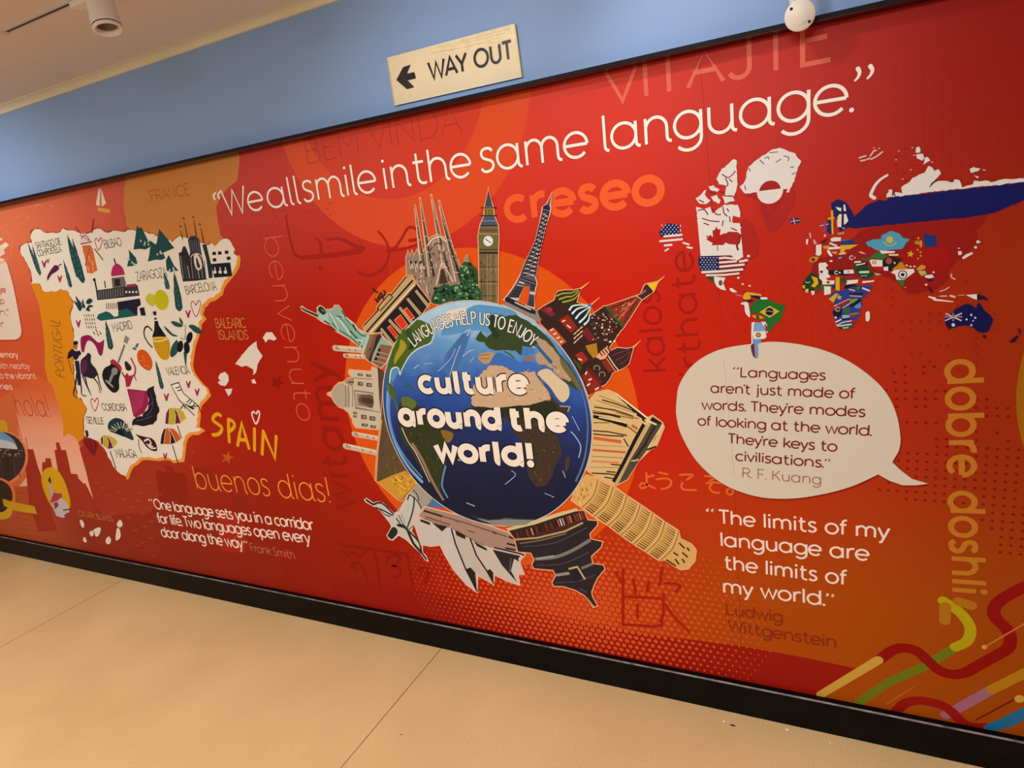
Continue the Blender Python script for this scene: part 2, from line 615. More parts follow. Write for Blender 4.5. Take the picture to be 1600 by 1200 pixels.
def put(art, txt, a, b_, hpx, wpx, col, tail=False, sp=0.15, cap=False, xh=False, halo=None, jitter=0, dotk=1.25, fn=None):
    """lettering from measured baseline start a to end b_; hpx: height (caps, or x-height when xh) measured at a"""
    out, tot = layout(txt, tail, sp)
    A, B = W(*a), W(*b_)
    L = math.hypot(B[0] - A[0], B[1] - A[1])
    ux, uz = (B[0] - A[0]) / L, (B[1] - A[1]) / L
    k = mscale(*a)
    H = hpx * k * (1 / 0.7 if xh else 1)
    sx = L / tot if tot else H
    rnd = random.Random(len(txt) * 7 + int(a[0]))
    lw = wpx * mscale((a[0] + b_[0]) / 2, (a[1] + b_[1]) / 2)
    if fn is None:
        def fn(x, y):
            return (A[0] + ux * x * sx - uz * y * H, A[1] + uz * x * sx + ux * y * H)
    passes = ([(halo[1], lw + 2 * halo[0] * k)] if halo else []) + [(col, lw)]
    js = [(rnd.uniform(-jitter, jitter), rnd.uniform(-jitter, jitter), rnd.uniform(-jitter, jitter)) for _ in out]
    for c_, w_ in passes:
        art.next()
        for (st, dots), (j0, j1, j2) in zip(out, js):
            for s in st:
                cl = s[0] == s[-1] or (abs(s[0][0] - s[-1][0]) + abs(s[0][1] - s[-1][1]) < 1e-6)
                pts = [fn(p[0] + j2 * p[1], p[1] * (1 + j0) + j1) for p in (s[:-1] if cl and len(s) > 3 else s)]
                art.stroke_wall(pts, w_, c_, closed=cl and len(s) > 3, cap=cap or bool(jitter), new=False)
            for d in dots:
                c0 = fn(d[0], d[1])
                art.raw([(c0[0] + w_ / 2 * dotk * math.cos(t * math.pi / 6), c0[1] + w_ / 2 * dotk * math.sin(t * math.pi / 6)) for t in range(12)],
                        [list(range(12))], c_)
    return art


def vput(art, txt, a, b_, ha, wpx, col, **kw):
    """lettering running down or up the wall: baseline from a to b_, ha = a measured point at cap height beside a"""
    A, B, Hh = W(*a), W(*b_), W(*ha)
    out, tot = layout(txt, kw.get('tail', False), kw.get('sp', 0.15))
    L = math.hypot(B[0] - A[0], B[1] - A[1])
    ux, uz = (B[0] - A[0]) / L, (B[1] - A[1]) / L
    nx, nz = -uz, ux
    H = (Hh[0] - A[0]) * nx + (Hh[1] - A[1]) * nz
    sx = L / tot

    def fn(x, y):
        return (A[0] + ux * x * sx + nx * y * H, A[1] + uz * x * sx + nz * y * H)
    return put(art, txt, a, b_, 10, wpx, col, fn=fn, **kw)
# ------------------------------------------------------------------ the mural: printed panel
MUR = bpy.data.materials.new('mural_print')
MUR.use_nodes = True
nt = MUR.node_tree
bs = nt.nodes['Principled BSDF']
bs.inputs['Roughness'].default_value = 0.4
bs.inputs['Specular IOR Level'].default_value = 0.09
tc = nt.nodes.new('ShaderNodeTexCoord')
sx = nt.nodes.new('ShaderNodeSeparateXYZ')
nt.links.new(tc.outputs['Object'], sx.inputs[0])


def maprange(src, a, b_):
    m = nt.nodes.new('ShaderNodeMapRange')
    m.interpolation_type = 'SMOOTHSTEP' if a > -1 else 'LINEAR'
    m.inputs['From Min'].default_value = a
    m.inputs['From Max'].default_value = b_
    nt.links.new(src, m.inputs['Value'])
    return m.outputs['Result']


def ramp(fac, stops):
    r = nt.nodes.new('ShaderNodeValToRGB')
    e = r.color_ramp.elements
    while len(e) < len(stops):
        e.new(0.5)
    for i, (p, h) in enumerate(stops):
        e[i].position = p
        e[i].color = rgb(h)
    nt.links.new(fac, r.inputs['Fac'])
    return r.outputs['Color']


U = maprange(sx.outputs['X'], -4.4, 0.6)
top = ramp(U, [(0.0, '#e88656'), (0.22, '#da6a4c'), (0.40, '#c04a40'), (0.55, '#cc3a2c'), (0.70, '#da4030'), (0.78, '#d23a2c'), (0.86, '#c02e26'), (0.93, '#a4201a'), (1.0, '#951a12')])
mid = ramp(U, [(0.0, '#dc5c30'), (0.14, '#d2562c'), (0.36, '#b02414'), (0.45, '#aa1e0c'), (0.60, '#ba1e0e'), (0.77, '#cc2212'), (0.84, '#c02410'), (0.90, '#b42a14'), (0.95, '#a02c0e'), (1.0, '#963408')])
bot = ramp(U, [(0.0, '#bc542e'), (0.12, '#98301c'), (0.30, '#922614'), (0.45, '#981e0c'), (0.60, '#a61e0a'), (0.70, '#b42a0c'), (0.77, '#bc3e10'), (0.83, '#b24a0a'), (0.90, '#aa4c06'), (1.0, '#9c4404')])
v1 = maprange(sx.outputs['Z'], 0.35, 1.05)
v2 = maprange(sx.outputs['Z'], 1.35, 1.98)
m1 = nt.nodes.new('ShaderNodeMixRGB')
m2 = nt.nodes.new('ShaderNodeMixRGB')
nt.links.new(v1, m1.inputs[0]); nt.links.new(bot, m1.inputs[1]); nt.links.new(mid, m1.inputs[2])
nt.links.new(v2, m2.inputs[0]); nt.links.new(m1.outputs[0], m2.inputs[1]); nt.links.new(top, m2.inputs[2])
nt.links.new(m2.outputs[0], bs.inputs['Base Color'])

b = MB()
b.box(X0 + 0.5, 0.0, Z_MUR0, X1 - 0.5, 0.006, Z_MUR1, MUR)
MURAL = tag(b.build('wall_mural'), 'large red and orange printed mural about world languages covering the wall', 'mural')


def circle_fit(pts):
    q = [W(*p) for p in pts]
    n = len(q)
    sx_, sy_ = sum(p[0] for p in q) / n, sum(p[1] for p in q) / n
    u = [p[0] - sx_ for p in q]; v = [p[1] - sy_ for p in q]
    suu = sum(a * a for a in u); svv = sum(a * a for a in v); suv = sum(a * c for a, c in zip(u, v))
    a1 = sum(a ** 3 for a in u) + sum(a * c * c for a, c in zip(u, v))
    a2 = sum(c ** 3 for c in v) + sum(c * a * a for a, c in zip(u, v))
    det = suu * svv - suv * suv
    cu = (a1 / 2 * svv - a2 / 2 * suv) / det
    cv = (suu * a2 / 2 - suv * a1 / 2) / det
    return cu + sx_, cv + sy_, math.sqrt(cu * cu + cv * cv + (suu + svv) / n)


def wdisc(c, n=72, a0=0, a1=360):
    return [(c[0] + c[2] * math.cos(math.radians(a0 + (a1 - a0) * i / n)), c[1] + c[2] * math.sin(math.radians(a0 + (a1 - a0) * i / n))) for i in range(n if abs(a1 - a0) >= 360 else n + 1)]


# sheet joints of the wallpaper
A = Art()
A.line('1092,88 1099.5,160 1133.5,585 1147.5,745 1160,1063', 1.0, '#a02418', cap=False)
A.line('575,200 588,280 700,973', 0.8, '#d0452e', cap=False)
A.build('sheet_joint', MURAL)

# background circles
A = Art()
OUT = circle_fit(P('500,325 545,365 600,385 650,380 707,363 754,330 790,280 815,215 828,155'))
INN = circle_fit(P('545,298 580,305 620,307 674,291 705,268 735,225 746,180'))
A.wall(wdisc(OUT), '#dd4c22')
A.wall(wdisc(INN), '#d03c26')
A.build('background_ring', MURAL)
A = Art()
BIG = circle_fit(P('601,432 555,505 540,564 566,711 573,726 715,387 783,394 841,419 888,448 981,576 997,630 996,722 990,759'))
A.wall(wdisc(BIG), '#e0560e')
A.build('background_circle', MURAL)
A = Art()
RD = circle_fit(P('1597,560 1590,590 1588,620 1589,650 1594,680 1600,700'))
A.wall(wdisc(RD), '#9c6408')
A.build('background_circle', MURAL)

# dark band along the foot of the mural
A = Art()
A.fill('520,900 640,920 900,968 1000,990 1150,1008 1250,1026 1345,1046 1280,1092 1000,1037 700,980 520,944', '#9a1408')
A.build('background_band', MURAL)
A = Art()
for i in range(11):
    y = 770 + i * 8.2
    A.line([(18 + i * 1.5, y - 2), (75 + i * 3.5, y + 9 + i * .3)], 2.0, '#b04a28', cap=False)
A.build('background_stripes', MURAL)

# halftone dots: orange ones at the foot
A = Art()
A.next()
cA = W(905, 960)
dx = 0.0232
for j in range(24):
    z = Z_MUR0 + 0.012 + j * dx * 0.866
    for i in range(-34, 48):
        x = cA[0] + (i + 0.5 * (j % 2)) * dx
        q = math.hypot((x - cA[0]) / (0.82 if x < cA[0] else 0.72), (z - 0.30) / 0.42)
        r = 0.0105 * max(0.0, 1.1 - q ** 1.25)
        if r < 0.0022:
            continue
        r = min(r, 0.0108)
        A.raw([(x + r * math.cos(t * math.pi / 4 + .39), z + r * math.sin(t * math.pi / 4 + .39)) for t in range(8)], [list(range(8))], '#dc5424')
A.build('halftone_dots', MURAL)
# dark ones around the world map
A = Art()
A.next()
c0 = W(1576, 689)
c1 = W(1560, 689.5)
px_ = W(1576, 689)[0] - W(1559.5, 689)[0]
pz = W(1576, 702)[1] - W(1576, 689)[1]
rows = {  # image rows near the right edge -> measured dots
}
rnd = random.Random(5)
DOTS = P('1397,583 1443,583 1460,573 1414,573 1414,586 1444,573 1399,597 1415,598 1384,610 1400,610 1415,611 1431,611 1446,611 1462,611 1477,611 1401,623 1415,623 1431,623 1446,623 1462,623 1401,635 1431,635 1446,635 '
         '1417,660 1432,660 1447,661 1462,661 1526,624 1542,624 1525,637 1542,637 1558,638 1575,638 1542,650 1559,650 1576,651 1526,675 1558,676 1463,686 1479,686 1526,688 1576,689')
for (a_, b2) in DOTS:
    w_ = W(a_, b2)
    r = 0.0042
    A.raw([(w_[0] + r * math.cos(t * math.pi / 4), w_[1] + r * math.sin(t * math.pi / 4)) for t in range(8)], [list(range(8))], '#861006')
for j in range(14):
    for i in range(-15, 3):
        x = c0[0] + i * px_
        z = W(1576, 702)[1] + j * pz
        r = 0.0043
        lo = {0: -7, 1: -12, 2: -13, 3: -13, 4: -12, 5: -12, 6: -13, 7: -10, 8: -4, 9: -2, 10: -1, 11: 0, 12: 0, 13: 0}[j]
        if i < lo:
            continue
        A.raw([(x + r * math.cos(t * math.pi / 4), z + r * math.sin(t * math.pi / 4)) for t in range(8)], [list(range(8))], '#861006')
# fainter field behind the map
for (x0, x1, y0, y1, col_, pr) in ((1225, 1395, 415, 560, '#a81c10', .75), (1395, 1560, 440, 580, '#96180c', .35), (1400, 1600, 95, 330, '#951b16', .6), (1120, 1230, 455, 540, '#b01a0c', .5)):
    y = y0
    while y < y1:
        x = x0
        while x < x1:
            if rnd.random() < pr:
                w_ = W(x, y)
                r = 0.0036
                A.raw([(w_[0] + r * math.cos(t * math.pi / 3), w_[1] + r * math.sin(t * math.pi / 3)) for t in range(6)], [list(range(6))], col_)
            x += 14.5
        y += 12.5
for y in range(335, 480, 9):
    for x in range(395, 520, 9):
        if rnd.random() < .55:
            w_ = W(x + (y // 9 % 2) * 4, y - (x - 395) * .15)
            r = 0.0035
            A.raw([(w_[0] + r * math.cos(t * math.pi / 3), w_[1] + r * math.sin(t * math.pi / 3)) for t in range(6)], [list(range(6))], '#a82a1c')
A.build('halftone_dots', MURAL)

# circuit-like coloured lines in the lower right corner
A = Art()
k = dict(x0=1200, y0=900, k=4)
A.line(P('570,790 760,660 990,560 1180,440', **k), 12, '#6f7812')
A.line(P('700,520 780,465 850,450 930,470 1000,530 1070,590 1150,615 1230,605 1330,550 1440,490 1500,450 1515,390 1490,330 1430,270 1410,220 1440,165 1520,110 1620,60', **k), 15, '#8e0806', sm=True)
A.line(P('330,745 690,525', **k), 12, '#cda040')
A.line(P('1170,445 1240,410 1265,350 1250,290 1190,220 1095,155', **k), 13.5, '#b4a00c', sm=True)
A.line(P('1108,190 1105,280', **k), 13.5, '#b07018')
A.line(P('1190,160 1270,185', **k), 13.5, '#b07018')
A.line(P('1360,440 1600,300', **k), 2.2, '#c8703a')
A.line(P('740,800 910,695', **k), 2.2, '#b85a30')
A.line(P('1110,870 1390,715', **k), 13, '#a26478')
A.line(P('1400,710 1620,600', **k), 13.5, '#b47c10')
A.line(P('800,850 850,800 920,780 1000,785 1090,810 1150,850 1220,920 1290,945 1360,945', **k), 13, '#94100c', sm=True)
A.line(P('1390,955 1480,920 1620,850', **k), 15, '#1c6a98')
A.line(P('1300,900 1560,760', **k), 2.2, '#6a1a08')
A.fill(ell(1593, 1092, 8, 6), '#c8a040')
A.fill(ell(1538, 1011, 4.5, 3.5), '#d89048')
A.build('route_lines', MURAL)

# ------------------------------------------------------------------ left end: notes, skyline and picture badges
A = Art()
A.fill(P('195,270 372,232 374,255 371,282 358,292 346,305 338,322 340,345 345,368 354,376 330,392 282,380 215,372 198,352 193,320 194,295'), '#c9803c', sm=False)
A.build('map_neighbour', MURAL, 'tan land north of the illustrated map')
A = Art(); put(A, 'FRANCE', (237, 314.5), (297, 304), 16, 1.5, '#a4582e', sp=.2, jitter=.02); A.build('place_lettering', MURAL)
A = Art()
A.fill(P('47,440 62,444 70,456 81,455 95,451 106,455 114,469 115,477 110,489 112,501 116,520 116,585 122,621 132,631 137,639 134,645 131,657 131,670 131,684 122,691 117,683 107,677 99,683 99,668 95,643 86,616 82,602 75,596 70,575 70,540 66,507 61,475'), '#de8a10')
A.build('map_neighbour', MURAL, 'bright orange land west of the illustrated map')
A = Art(); vput(A, 'PORTUGAL', (101, 591), (93, 500), (88, 592), 1.6, '#9c5c12', sp=.22, jitter=.02); A.build('place_lettering', MURAL)
A = Art()
def grad(name, z0, z1, stops):
    global nt
    m = bpy.data.materials.new(name)
    m.use_nodes = True
    nt = m.node_tree
    bs_ = nt.nodes['Principled BSDF']
    bs_.inputs['Roughness'].default_value = 0.42; bs_.inputs['Specular IOR Level'].default_value = 0.09
    t_ = nt.nodes.new('ShaderNodeTexCoord'); x_ = nt.nodes.new('ShaderNodeSeparateXYZ'); nt.links.new(t_.outputs['Object'], x_.inputs[0])
    nt.links.new(ramp(maprange(x_.outputs['Z'], z0, z1), stops), bs_.inputs['Base Color'])
    return m


BAY = grad('salmon_print', W(70, 740)[1], W(60, 590)[1], [(0.0, '#f2b294'), (0.5, '#ec9c78'), (0.85, '#de7446'), (1.0, '#d8622f')])
A.fill(P('-30,640 8,618 30,603 60,586 75,597 82,602 86,616 95,643 99,668 99,683 107,677 117,683 122,691 127,705 133,730 138,752 146,781 133,754 131,757 128,753 121,746 119,741 111,740 100,745 95,748 64,748 40,760 -30,760'), BAY)
A.fill(P('-30,640 8,618 24,610 26,650 30,680 37,703 42,745 30,760 -30,760'), '#d96c3e')
A.build('map_neighbour', MURAL, 'salmon bay below the greeting')
A = Art(); put(A, 'hola!', (29, 649), (79, 651), 29, 1.7, '#b8472e', tail=True, sp=.2)
A.build('greeting_lettering', MURAL, 'thin greeting on the salmon bay')
A = Art()
R_ = '#a5301d'
A.fill(P('36,702 52,702 58,725 66,748 78,790 90,830 60,830 46,790 41,740'), R_)
A.fill(P('66,722 71,722 71,716 79,716 82,733 96,750 96,790 66,770'), R_)
A.fill(P('85,703 89,703 87,692 92,690.5 96,703 103,703 107,720 111,740 121,741 123,748 131,756 152,800 112,806 98,760 91,738'), R_)
A.fill(P('124,700 129,698 131,683 150,690 165,705 190,745 240,700 258,716 262,760 236,800 160,806 150,790 142,760 134,735'), R_)
A.line('26,652 38,703', 1.4, '#b8482c'); A.line('40,684 44,702', 1.6, '#b8482c')
rnd = random.Random(3)
for x, y, w_, h_ in ((243, 735, 48, 50), (300, 730, 30, 20), (360, 770, 22, 26), (340, 800, 40, 60), (392, 878, 50, 18), (255, 725, 16, 12)):
    A.fill([(x, y), (x + w_, y + 5), (x + w_ + 4, y + h_ + 5), (x + 6, y + h_)], '#94200e' if x != 340 else '#ac2612')
A.build('skyline', MURAL)
A = Art()
for x, y in P('150,752 160,760 170,772 185,766 194,778 205,790 214,780 222,800 232,792 236,812 244,806 200,806 210,826 225,820 235,838 222,845 215,850 240,866 300,703 232,752 250,770 218,768 175,800'):
    A.line([(x - 4, y), (x, y + 3.5), (x + 4, y + 1)], 1.2, '#b84632', sm=True)
A.build('wave_marks', MURAL)

# ------------------------------------------------------------------ things hung on or near the wall
# ------------------------------------------------------------------ lettering
WHT = '#fbefe2'
A = Art()
HL = dict(tail=True, halo=(0.8, '#a8301c'), dotk=1.3)
A_ = A
put(A, 'We', (353, 336.5), (413, 326.5), 38.5, 3.4, WHT, sp=.13, **HL)
put(A, 'all', (421, 325.5), (470, 317.5), 41.5, 3.5, WHT, sp=.16, **HL)
put(A, 'smile', (476, 315.3), (589, 299), 44, 3.8, WHT, sp=.15, **HL)
put(A, 'in', (604, 295.3), (642, 289.3), 46.5, 4.1, WHT, sp=.17, **HL)
put(A, 'the', (649, 288), (737, 274.5), 49, 4.3, WHT, sp=.13, **HL)
put(A, 'same', (753, 269.5), (919, 243), 51, 4.7, WHT, sp=.15, **HL)
put(A, 'language.', (946, 236), (1332, 174), 55, 5.2, WHT, sp=.15, **HL)
for q in ('340.5,107.5 343,113 341,120 336,126', '360,103.5 363,109 361,116 355.5,122.5'):
    pts = [(x + 1000, y) for x, y in P(q)]
    A.line(pts, (7, 3), WHT, sm=True)
A.line('337,301 333.5,306 335.5,311', (2.4, 4), WHT, sm=True)
A.line('344,299.5 340.5,304.5 342.5,309.5', (2.4, 4), WHT, sm=True)
A.build('headline_lettering', MURAL)

A = Art(); put(A, 'creseo', (794, 345), (1034, 314.5), 34, 11.5, '#f0602a', xh=True, sp=.24); A.build('greeting_lettering', MURAL, 'orange greeting word under the headline')
A = Art(); put(A, 'BEM VINDA', (482, 256), (722, 205), 37, 1.3, '#a8301e', sp=.16); A.build('greeting_lettering', MURAL, 'thin dark greeting under the sign')
A = Art(); put(A, 'VITAJTE', (950, 162), (1298, 93), 62, 7.5, '#dc6450', sp=.2); A.build('greeting_lettering', MURAL, 'pale red greeting at the top edge')
A = Art(); put(A, 'buenos dias!', (309, 763), (516, 785), 32, 1.9, '#f59a3a', tail=True, sp=.17); A.build('greeting_lettering', MURAL, 'thin orange greeting under the country name')
A = Art(); vput(A, 'benvenuto', (411.5, 372.5), (466, 656), (441, 367), 1.9, '#d95c42', sp=.19); A.build('greeting_lettering', MURAL, 'thin upright greeting left of the globe')
A = Art(); vput(A, 'witamy', (553, 797), (514, 567), (516, 803), 6.5, '#951608', sp=.22); A.build('greeting_lettering', MURAL, 'dark bold upright greeting beside the domed palace')
A = Art(); vput(A, 'kalos', (1041, 578), (1029, 455), (1005, 580), 4.2, '#a41608', sp=.22); vput(A, 'irthate', (1097, 584), (1081, 392), (1061, 586), 4.2, '#a41608', sp=.22)
A.build('greeting_lettering', MURAL, 'dark upright greeting left of the world map')
A = Art(); vput(A, 'dobre doshli', (1479.5, 566), (1488, 921), (1537, 565), 7.5, '#bd7420', sp=.24); A.build('greeting_lettering', MURAL, 'ochre upright greeting at the right end')
A = Art()
k = dict(x0=900, y0=740, k=8)
JP = ['880,-10 885,130 860,175 815,180 798,150 830,118 880,135 985,182', '890,45 970,20', '1035,-15 1145,8', '1008,72 1110,58 1180,80 1190,125 1150,172 1068,195', '1300,15 1380,10 1460,18 1430,45 1390,75',
      '1330,115 1318,165 1360,200 1500,205']
for i, q in enumerate(JP):
    A.line(P(q, **k), 3.1, '#e4682e', sm=True, new=(i == 0))
A.line(P('20,835 120,845 190,855 110,905 40,955 160,935 280,950', 1100, 660, 10), 3.1, '#e4682e', sm=False)
A.line(P('120,960 88,1020 140,1085 235,1100', 1100, 660, 10), 3.1, '#e4682e', sm=True)
A.line(ell(1140.5, 768, 5.2, 4.8), 2.6, '#e4682e', closed=True)
A.build('greeting_lettering', MURAL, 'orange greeting in brush script below the temple')
# an Arabic greeting in dark red, right to left
A = Art()
D = '#a61a10'
A.line('447,338 452,370 460,398 470,403 520,399 562,392 566,388', (3, 9), D, sm=False)
A.line('492,372 500,378 502,394', (2, 6), D, sm=True)
A.line('511,375 530,373 550,382 566,390', (3, 8), D, sm=True)
A.fill('497,417 503,415 504,421 499,425', D)
A.line('591,362 602,375 608,395 600,418 580,430 560,426', (4, 5), D, sm=True)
A.line('604,392 616,388 628,372 638,356 650,358 656,372 640,376', (4, 5), D, sm=True)
A.line('606,394 640,386 660,378', (3, 3), D, sm=True)
A.build('greeting_lettering', MURAL, 'dark flowing greeting left of the spired church')
# a Bengali greeting along the foot, left of the dots
A = Art()
D = '#8e1408'
k = dict(x0=520, y0=860, k=6.667)
for q in ('80,-60 760,40', '110,10 150,60 200,20 260,60 320,30 350,-20', '200,150 240,120 300,160 330,240 360,340', '240,200 190,170', '430,10 470,180 490,380', '560,130 600,60 700,70 660,150 620,160 700,190 700,260 640,280',
          '770,20 800,180 830,390', '900,200 960,180 1000,240 960,330'):
    A.line(P(q, **k), 3.6, D, sm=True)
A.build('greeting_lettering', MURAL, 'dark red greeting at the foot below the statue')
A = Art()
k = dict(x0=900, y0=860, k=6.667)
for q in ('490,200 490,780', '490,480 880,500', '500,770 860,790 890,740', '420,230 470,330', '900,180 870,360', '910,450 910,650 880,740', '930,560 1030,700 1180,850', '600,300 620,450', '760,330 740,420', '640,560 640,700', '930,340 1080,360 1040,430'):
    A.line(P(q, **k), 4.0, '#a81e08', sm=True)
A.build('greeting_lettering', MURAL, 'dark characters among the orange dots')

A = Art()
q = '#fadccb'
K = dict(sp=.1)
put(A, 'One language sets you in a corridor', (243, 794.5), (491, 828.5), 13.5, 2.1, q, **K)
put(A, 'for life. Two languages open every', (248, 816.5), (486, 849), 13.5, 2.1, q, **K)
put(A, 'door along the way', (254, 838), (381, 857), 13.5, 2.1, q, **K)
put(A, '\u201c', (236, 793), (241, 793.6), 12, 1.3, q); put(A, '\u201d', (384, 858), (389, 858.6), 12, 1.3, q)
A.build('quotation_lettering', MURAL, 'white quotation about a corridor for life')
A = Art(); put(A, 'Frank Smith', (393, 861), (461, 873.5), 11.5, 1.3, '#c06a4c', sp=.12); A.build('quotation_lettering', MURAL, 'faint orange name after the quotation')
A = Art()
q = '#fbdccf'
K = dict(tail=False, sp=.17)
put(A, 'The limits of my', (1124, 817.5), (1389, 841.5), 20.5, 2.9, q, **K)
put(A, 'language are', (1128, 852.5), (1357, 875.5), 20.5, 2.9, q, **K)
put(A, 'the limits of', (1133, 888.5), (1322, 913.5), 20.5, 2.9, q, **K)
put(A, 'my world.', (1132, 925.5), (1288, 945.5), 20.5, 2.9, q, **K)
put(A, '\u201c', (1105, 814), (1115.5, 815), 19, 1.9, q); put(A, '\u201d', (1291, 946), (1302.5, 947.5), 19, 1.9, q)
A.build('quotation_lettering', MURAL, 'white quotation about the limits of language')
A = Art()
put(A, 'Ludwig', (1136, 959.5), (1222, 972), 16, 2.2, '#8e2c0c', sp=.17)
put(A, 'Wittgenstein', (1139, 985), (1305, 1011.5), 16.5, 2.2, '#8e2c0c', sp=.15)
A.build('quotation_lettering', MURAL, 'dark red name under the quotation')

# speech bubble with its quotation
A = Art()
BUB = smooth(P('1057,628 1062,600 1085,568 1125,546 1180,536.5 1215,534 1265,541 1310,556 1350,580 1382,610 1400,645 1407,685 1404,705'), closed=False) + \
    P('1394,722 1408,735 1425,748 1450,755.5 1432,758 1410,758 1390,751 1372,741') + \
    smooth(P('1372,741 1330,760 1280,773 1230,779 1180,775 1130,756 1090,722 1065,680 1057,650 1057,628'), closed=False)[1:]
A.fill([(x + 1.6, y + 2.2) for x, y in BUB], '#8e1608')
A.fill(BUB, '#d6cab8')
A.line('1147.5,745 1133.5,585 1130.5,560', 0.7, '#b8ab98', cap=False)
SB = A.build('speech_bubble', MURAL)
A = Art()
q = '#7a1e22'
K = dict(sp=.15)
put(A, 'Languages', (1158, 588.5), (1289, 593.5), 14.5, 2.2, q, **K)
put(A, "aren't just made of", (1111, 613), (1335, 622.5), 14.5, 2.2, q, **K)
put(A, "words. They're modes", (1097, 639), (1351, 651), 14.5, 2.2, q, **K)
put(A, 'of looking at the world.', (1091, 664), (1361, 680.5), 14.5, 2.2, q, **K)
put(A, "They're keys to", (1138, 692), (1307, 705), 14.5, 2.2, q, **K)
put(A, 'civilisations.', (1150, 719), (1286, 730), 14.5, 2.2, q, **K)
put(A, '\u201c', (1146, 588), (1154, 588.4), 14, 1.4, q); put(A, '\u201d', (1288.5, 730), (1296, 730.6), 13, 1.4, q)
A.build('quotation_lettering', SB)
A = Art(); put(A, 'R. F. Kuang', (1161, 745.5), (1282, 756.5), 14.5, 1.6, '#a5705e', sp=.17); A.build('quotation_lettering', SB, 'brown name under the bubble quotation')
# speech card at the left edge, with its clipped words
LAYER[0] = 110
A = Art()
A.fill([(x + 1, y + 1.5) for x, y in P('-60,400 0,404 7,406 13,416 18,432 22,448 26,468 31,495 34.5,515 34,524 31,529 25,531.5 -60,533')], '#c2401c')
A.fill(P('-60,399 0,403 7,405 12,415 17,432 21,448 25,468 30,495 33.5,515 33,523 30,528 24,530.5 -60,532'), '#e9d6c2')
CARD = A.build('speech_card', MURAL)
A = Art()
for t, x0, x1, y in (('ge', -4, 10, 456.5), ('ap', -7, 7, 474), ('on,\u201d', -9, 15, 492), ('or', -7, 7, 510)):
    put(A, t, (x0, y), (x1, y + .5), 8, 1.5, '#c8503c', sp=.14)
A.build('quotation_lettering', CARD)
A = Art()
A.line(ell(-6, 384, 25, 28), 1.3, '#ee8456', closed=True)
A.fill('-4,376 3,371 4,374 -3,379', '#f6ddc8'); A.fill('0,384 9,378 14,383 4,392 -4,398', '#f6ddc8'); A.fill('-6,392 4,386 8,396 -4,404', '#f3d2bc')
A.build('badge', MURAL, 'round outlined badge above the speech card')
A = Art()
for t, x0, x1, y, w_ in (('memory', -6, 29, 558, 1.6), ('es with nearby', -14, 47, 575.5, 1.1), ('ness to the vibrant', -22, 57, 591, 1.3), ('stories', -16, 20, 608, 1.5)):
    put(A, t, (x0, y), (x1, y + (.8 if y < 600 else .4)), 7.5, w_, '#f4c8b4', sp=.13)
A.build('quotation_lettering', MURAL, 'small pale text lines at the left edge')
A = Art()
A.fill('-20,654 9,657 14,676 -20,676', '#d8a41c')
A.fill(ell(-2, 717, 43, 47, 60), '#e88458')
A.fill(ell(-3, 716, 40, 44, 60), '#3a2c28')
A.fill(smooth(P('-30,680 -5,673 18,684 27,700 20,699 0,698 -30,700')), '#6f9fc4')
A.fill(smooth(P('-30,690 -5,686 20,692 27,700 24,702 0,700 -30,702')), '#c8ccc8')
for i in range(26):
    x, y = rnd.uniform(-2, 34), rnd.uniform(702, 712)
    A.fill([(x, y), (x + 2, y), (x + 2.4, y + 2.4), (x, y + 2)], rnd.choice(['#8a6a58', '#a88870', '#5a4238']))
for i in range(16):
    x = rnd.uniform(-2, 30)
    A.line([(x, 713), (x + 3, 745)], 1.2, rnd.choice(['#2c2428', '#4e4034', '#544838']), cap=False)
A.build('badge', MURAL, 'round city photograph at the left edge')
A = Art()
A.fill(ell(-12, 780, 33, 38, 60), '#e8783c'); A.fill(ell(-13, 779, 29, 34, 60), '#33291f')
A.fill(smooth(P('-20,800 4,800 16,790 20,796 12,810 -20,812')), '#d8ac20')
A.fill(P('4,779 16,783 54,791 58,803 42,801 20,797 6,790'), '#d8a020')
A.build('badge', MURAL, 'dark round picture with a yellow label')
A = Art()
A.fill(smooth(P('66,740 72,732 82,730.5 92,737 101,752 107,770 110,785 108,795 96,805 80,790 70,770 65,752')), '#dca516')
A.fill('76,757 81,757 85,775 88,790 80,790 78,772', '#c0a8a4'); A.fill('75,751 78,744 80,751 80,756', '#3c2c30'); A.fill('78,786 84,770 96,771 98,776 90,782', '#b03a48')
A.fill('82,790 95,778 104,784 109,798 100,805 102,808 98,809 88,806', '#c9bcc0'); A.fill('84,786 90,784 92,790 86,796', '#a8323c'); A.fill('98,796 109,796 108,801 100,802', '#c8b4ba'); A.line('99,797 109,796', 1.5, '#4a2028')
A.build('badge', MURAL, 'yellow oval badge with a white church')

# sailing boat on the sea
A = Art()
A.fill('154,296 157,294 156,322 150,320', '#f0d6c0'); A.fill('158,294 166,318 159,323', '#f0d6c0'); A.fill('152,324 172,327 171,333 154,330', '#e0a048')
A.build('sail_boat', MURAL)
A = Art()
for q in ('53,319 57,323 60,319 64,323', '77,321 80,323 84,320', '26,337 29,340 32,336', '40,340 43,344 46,337'):
    A.line(q, 1.4, '#e88e6c', sm=True)
A.build('wave_marks', MURAL)

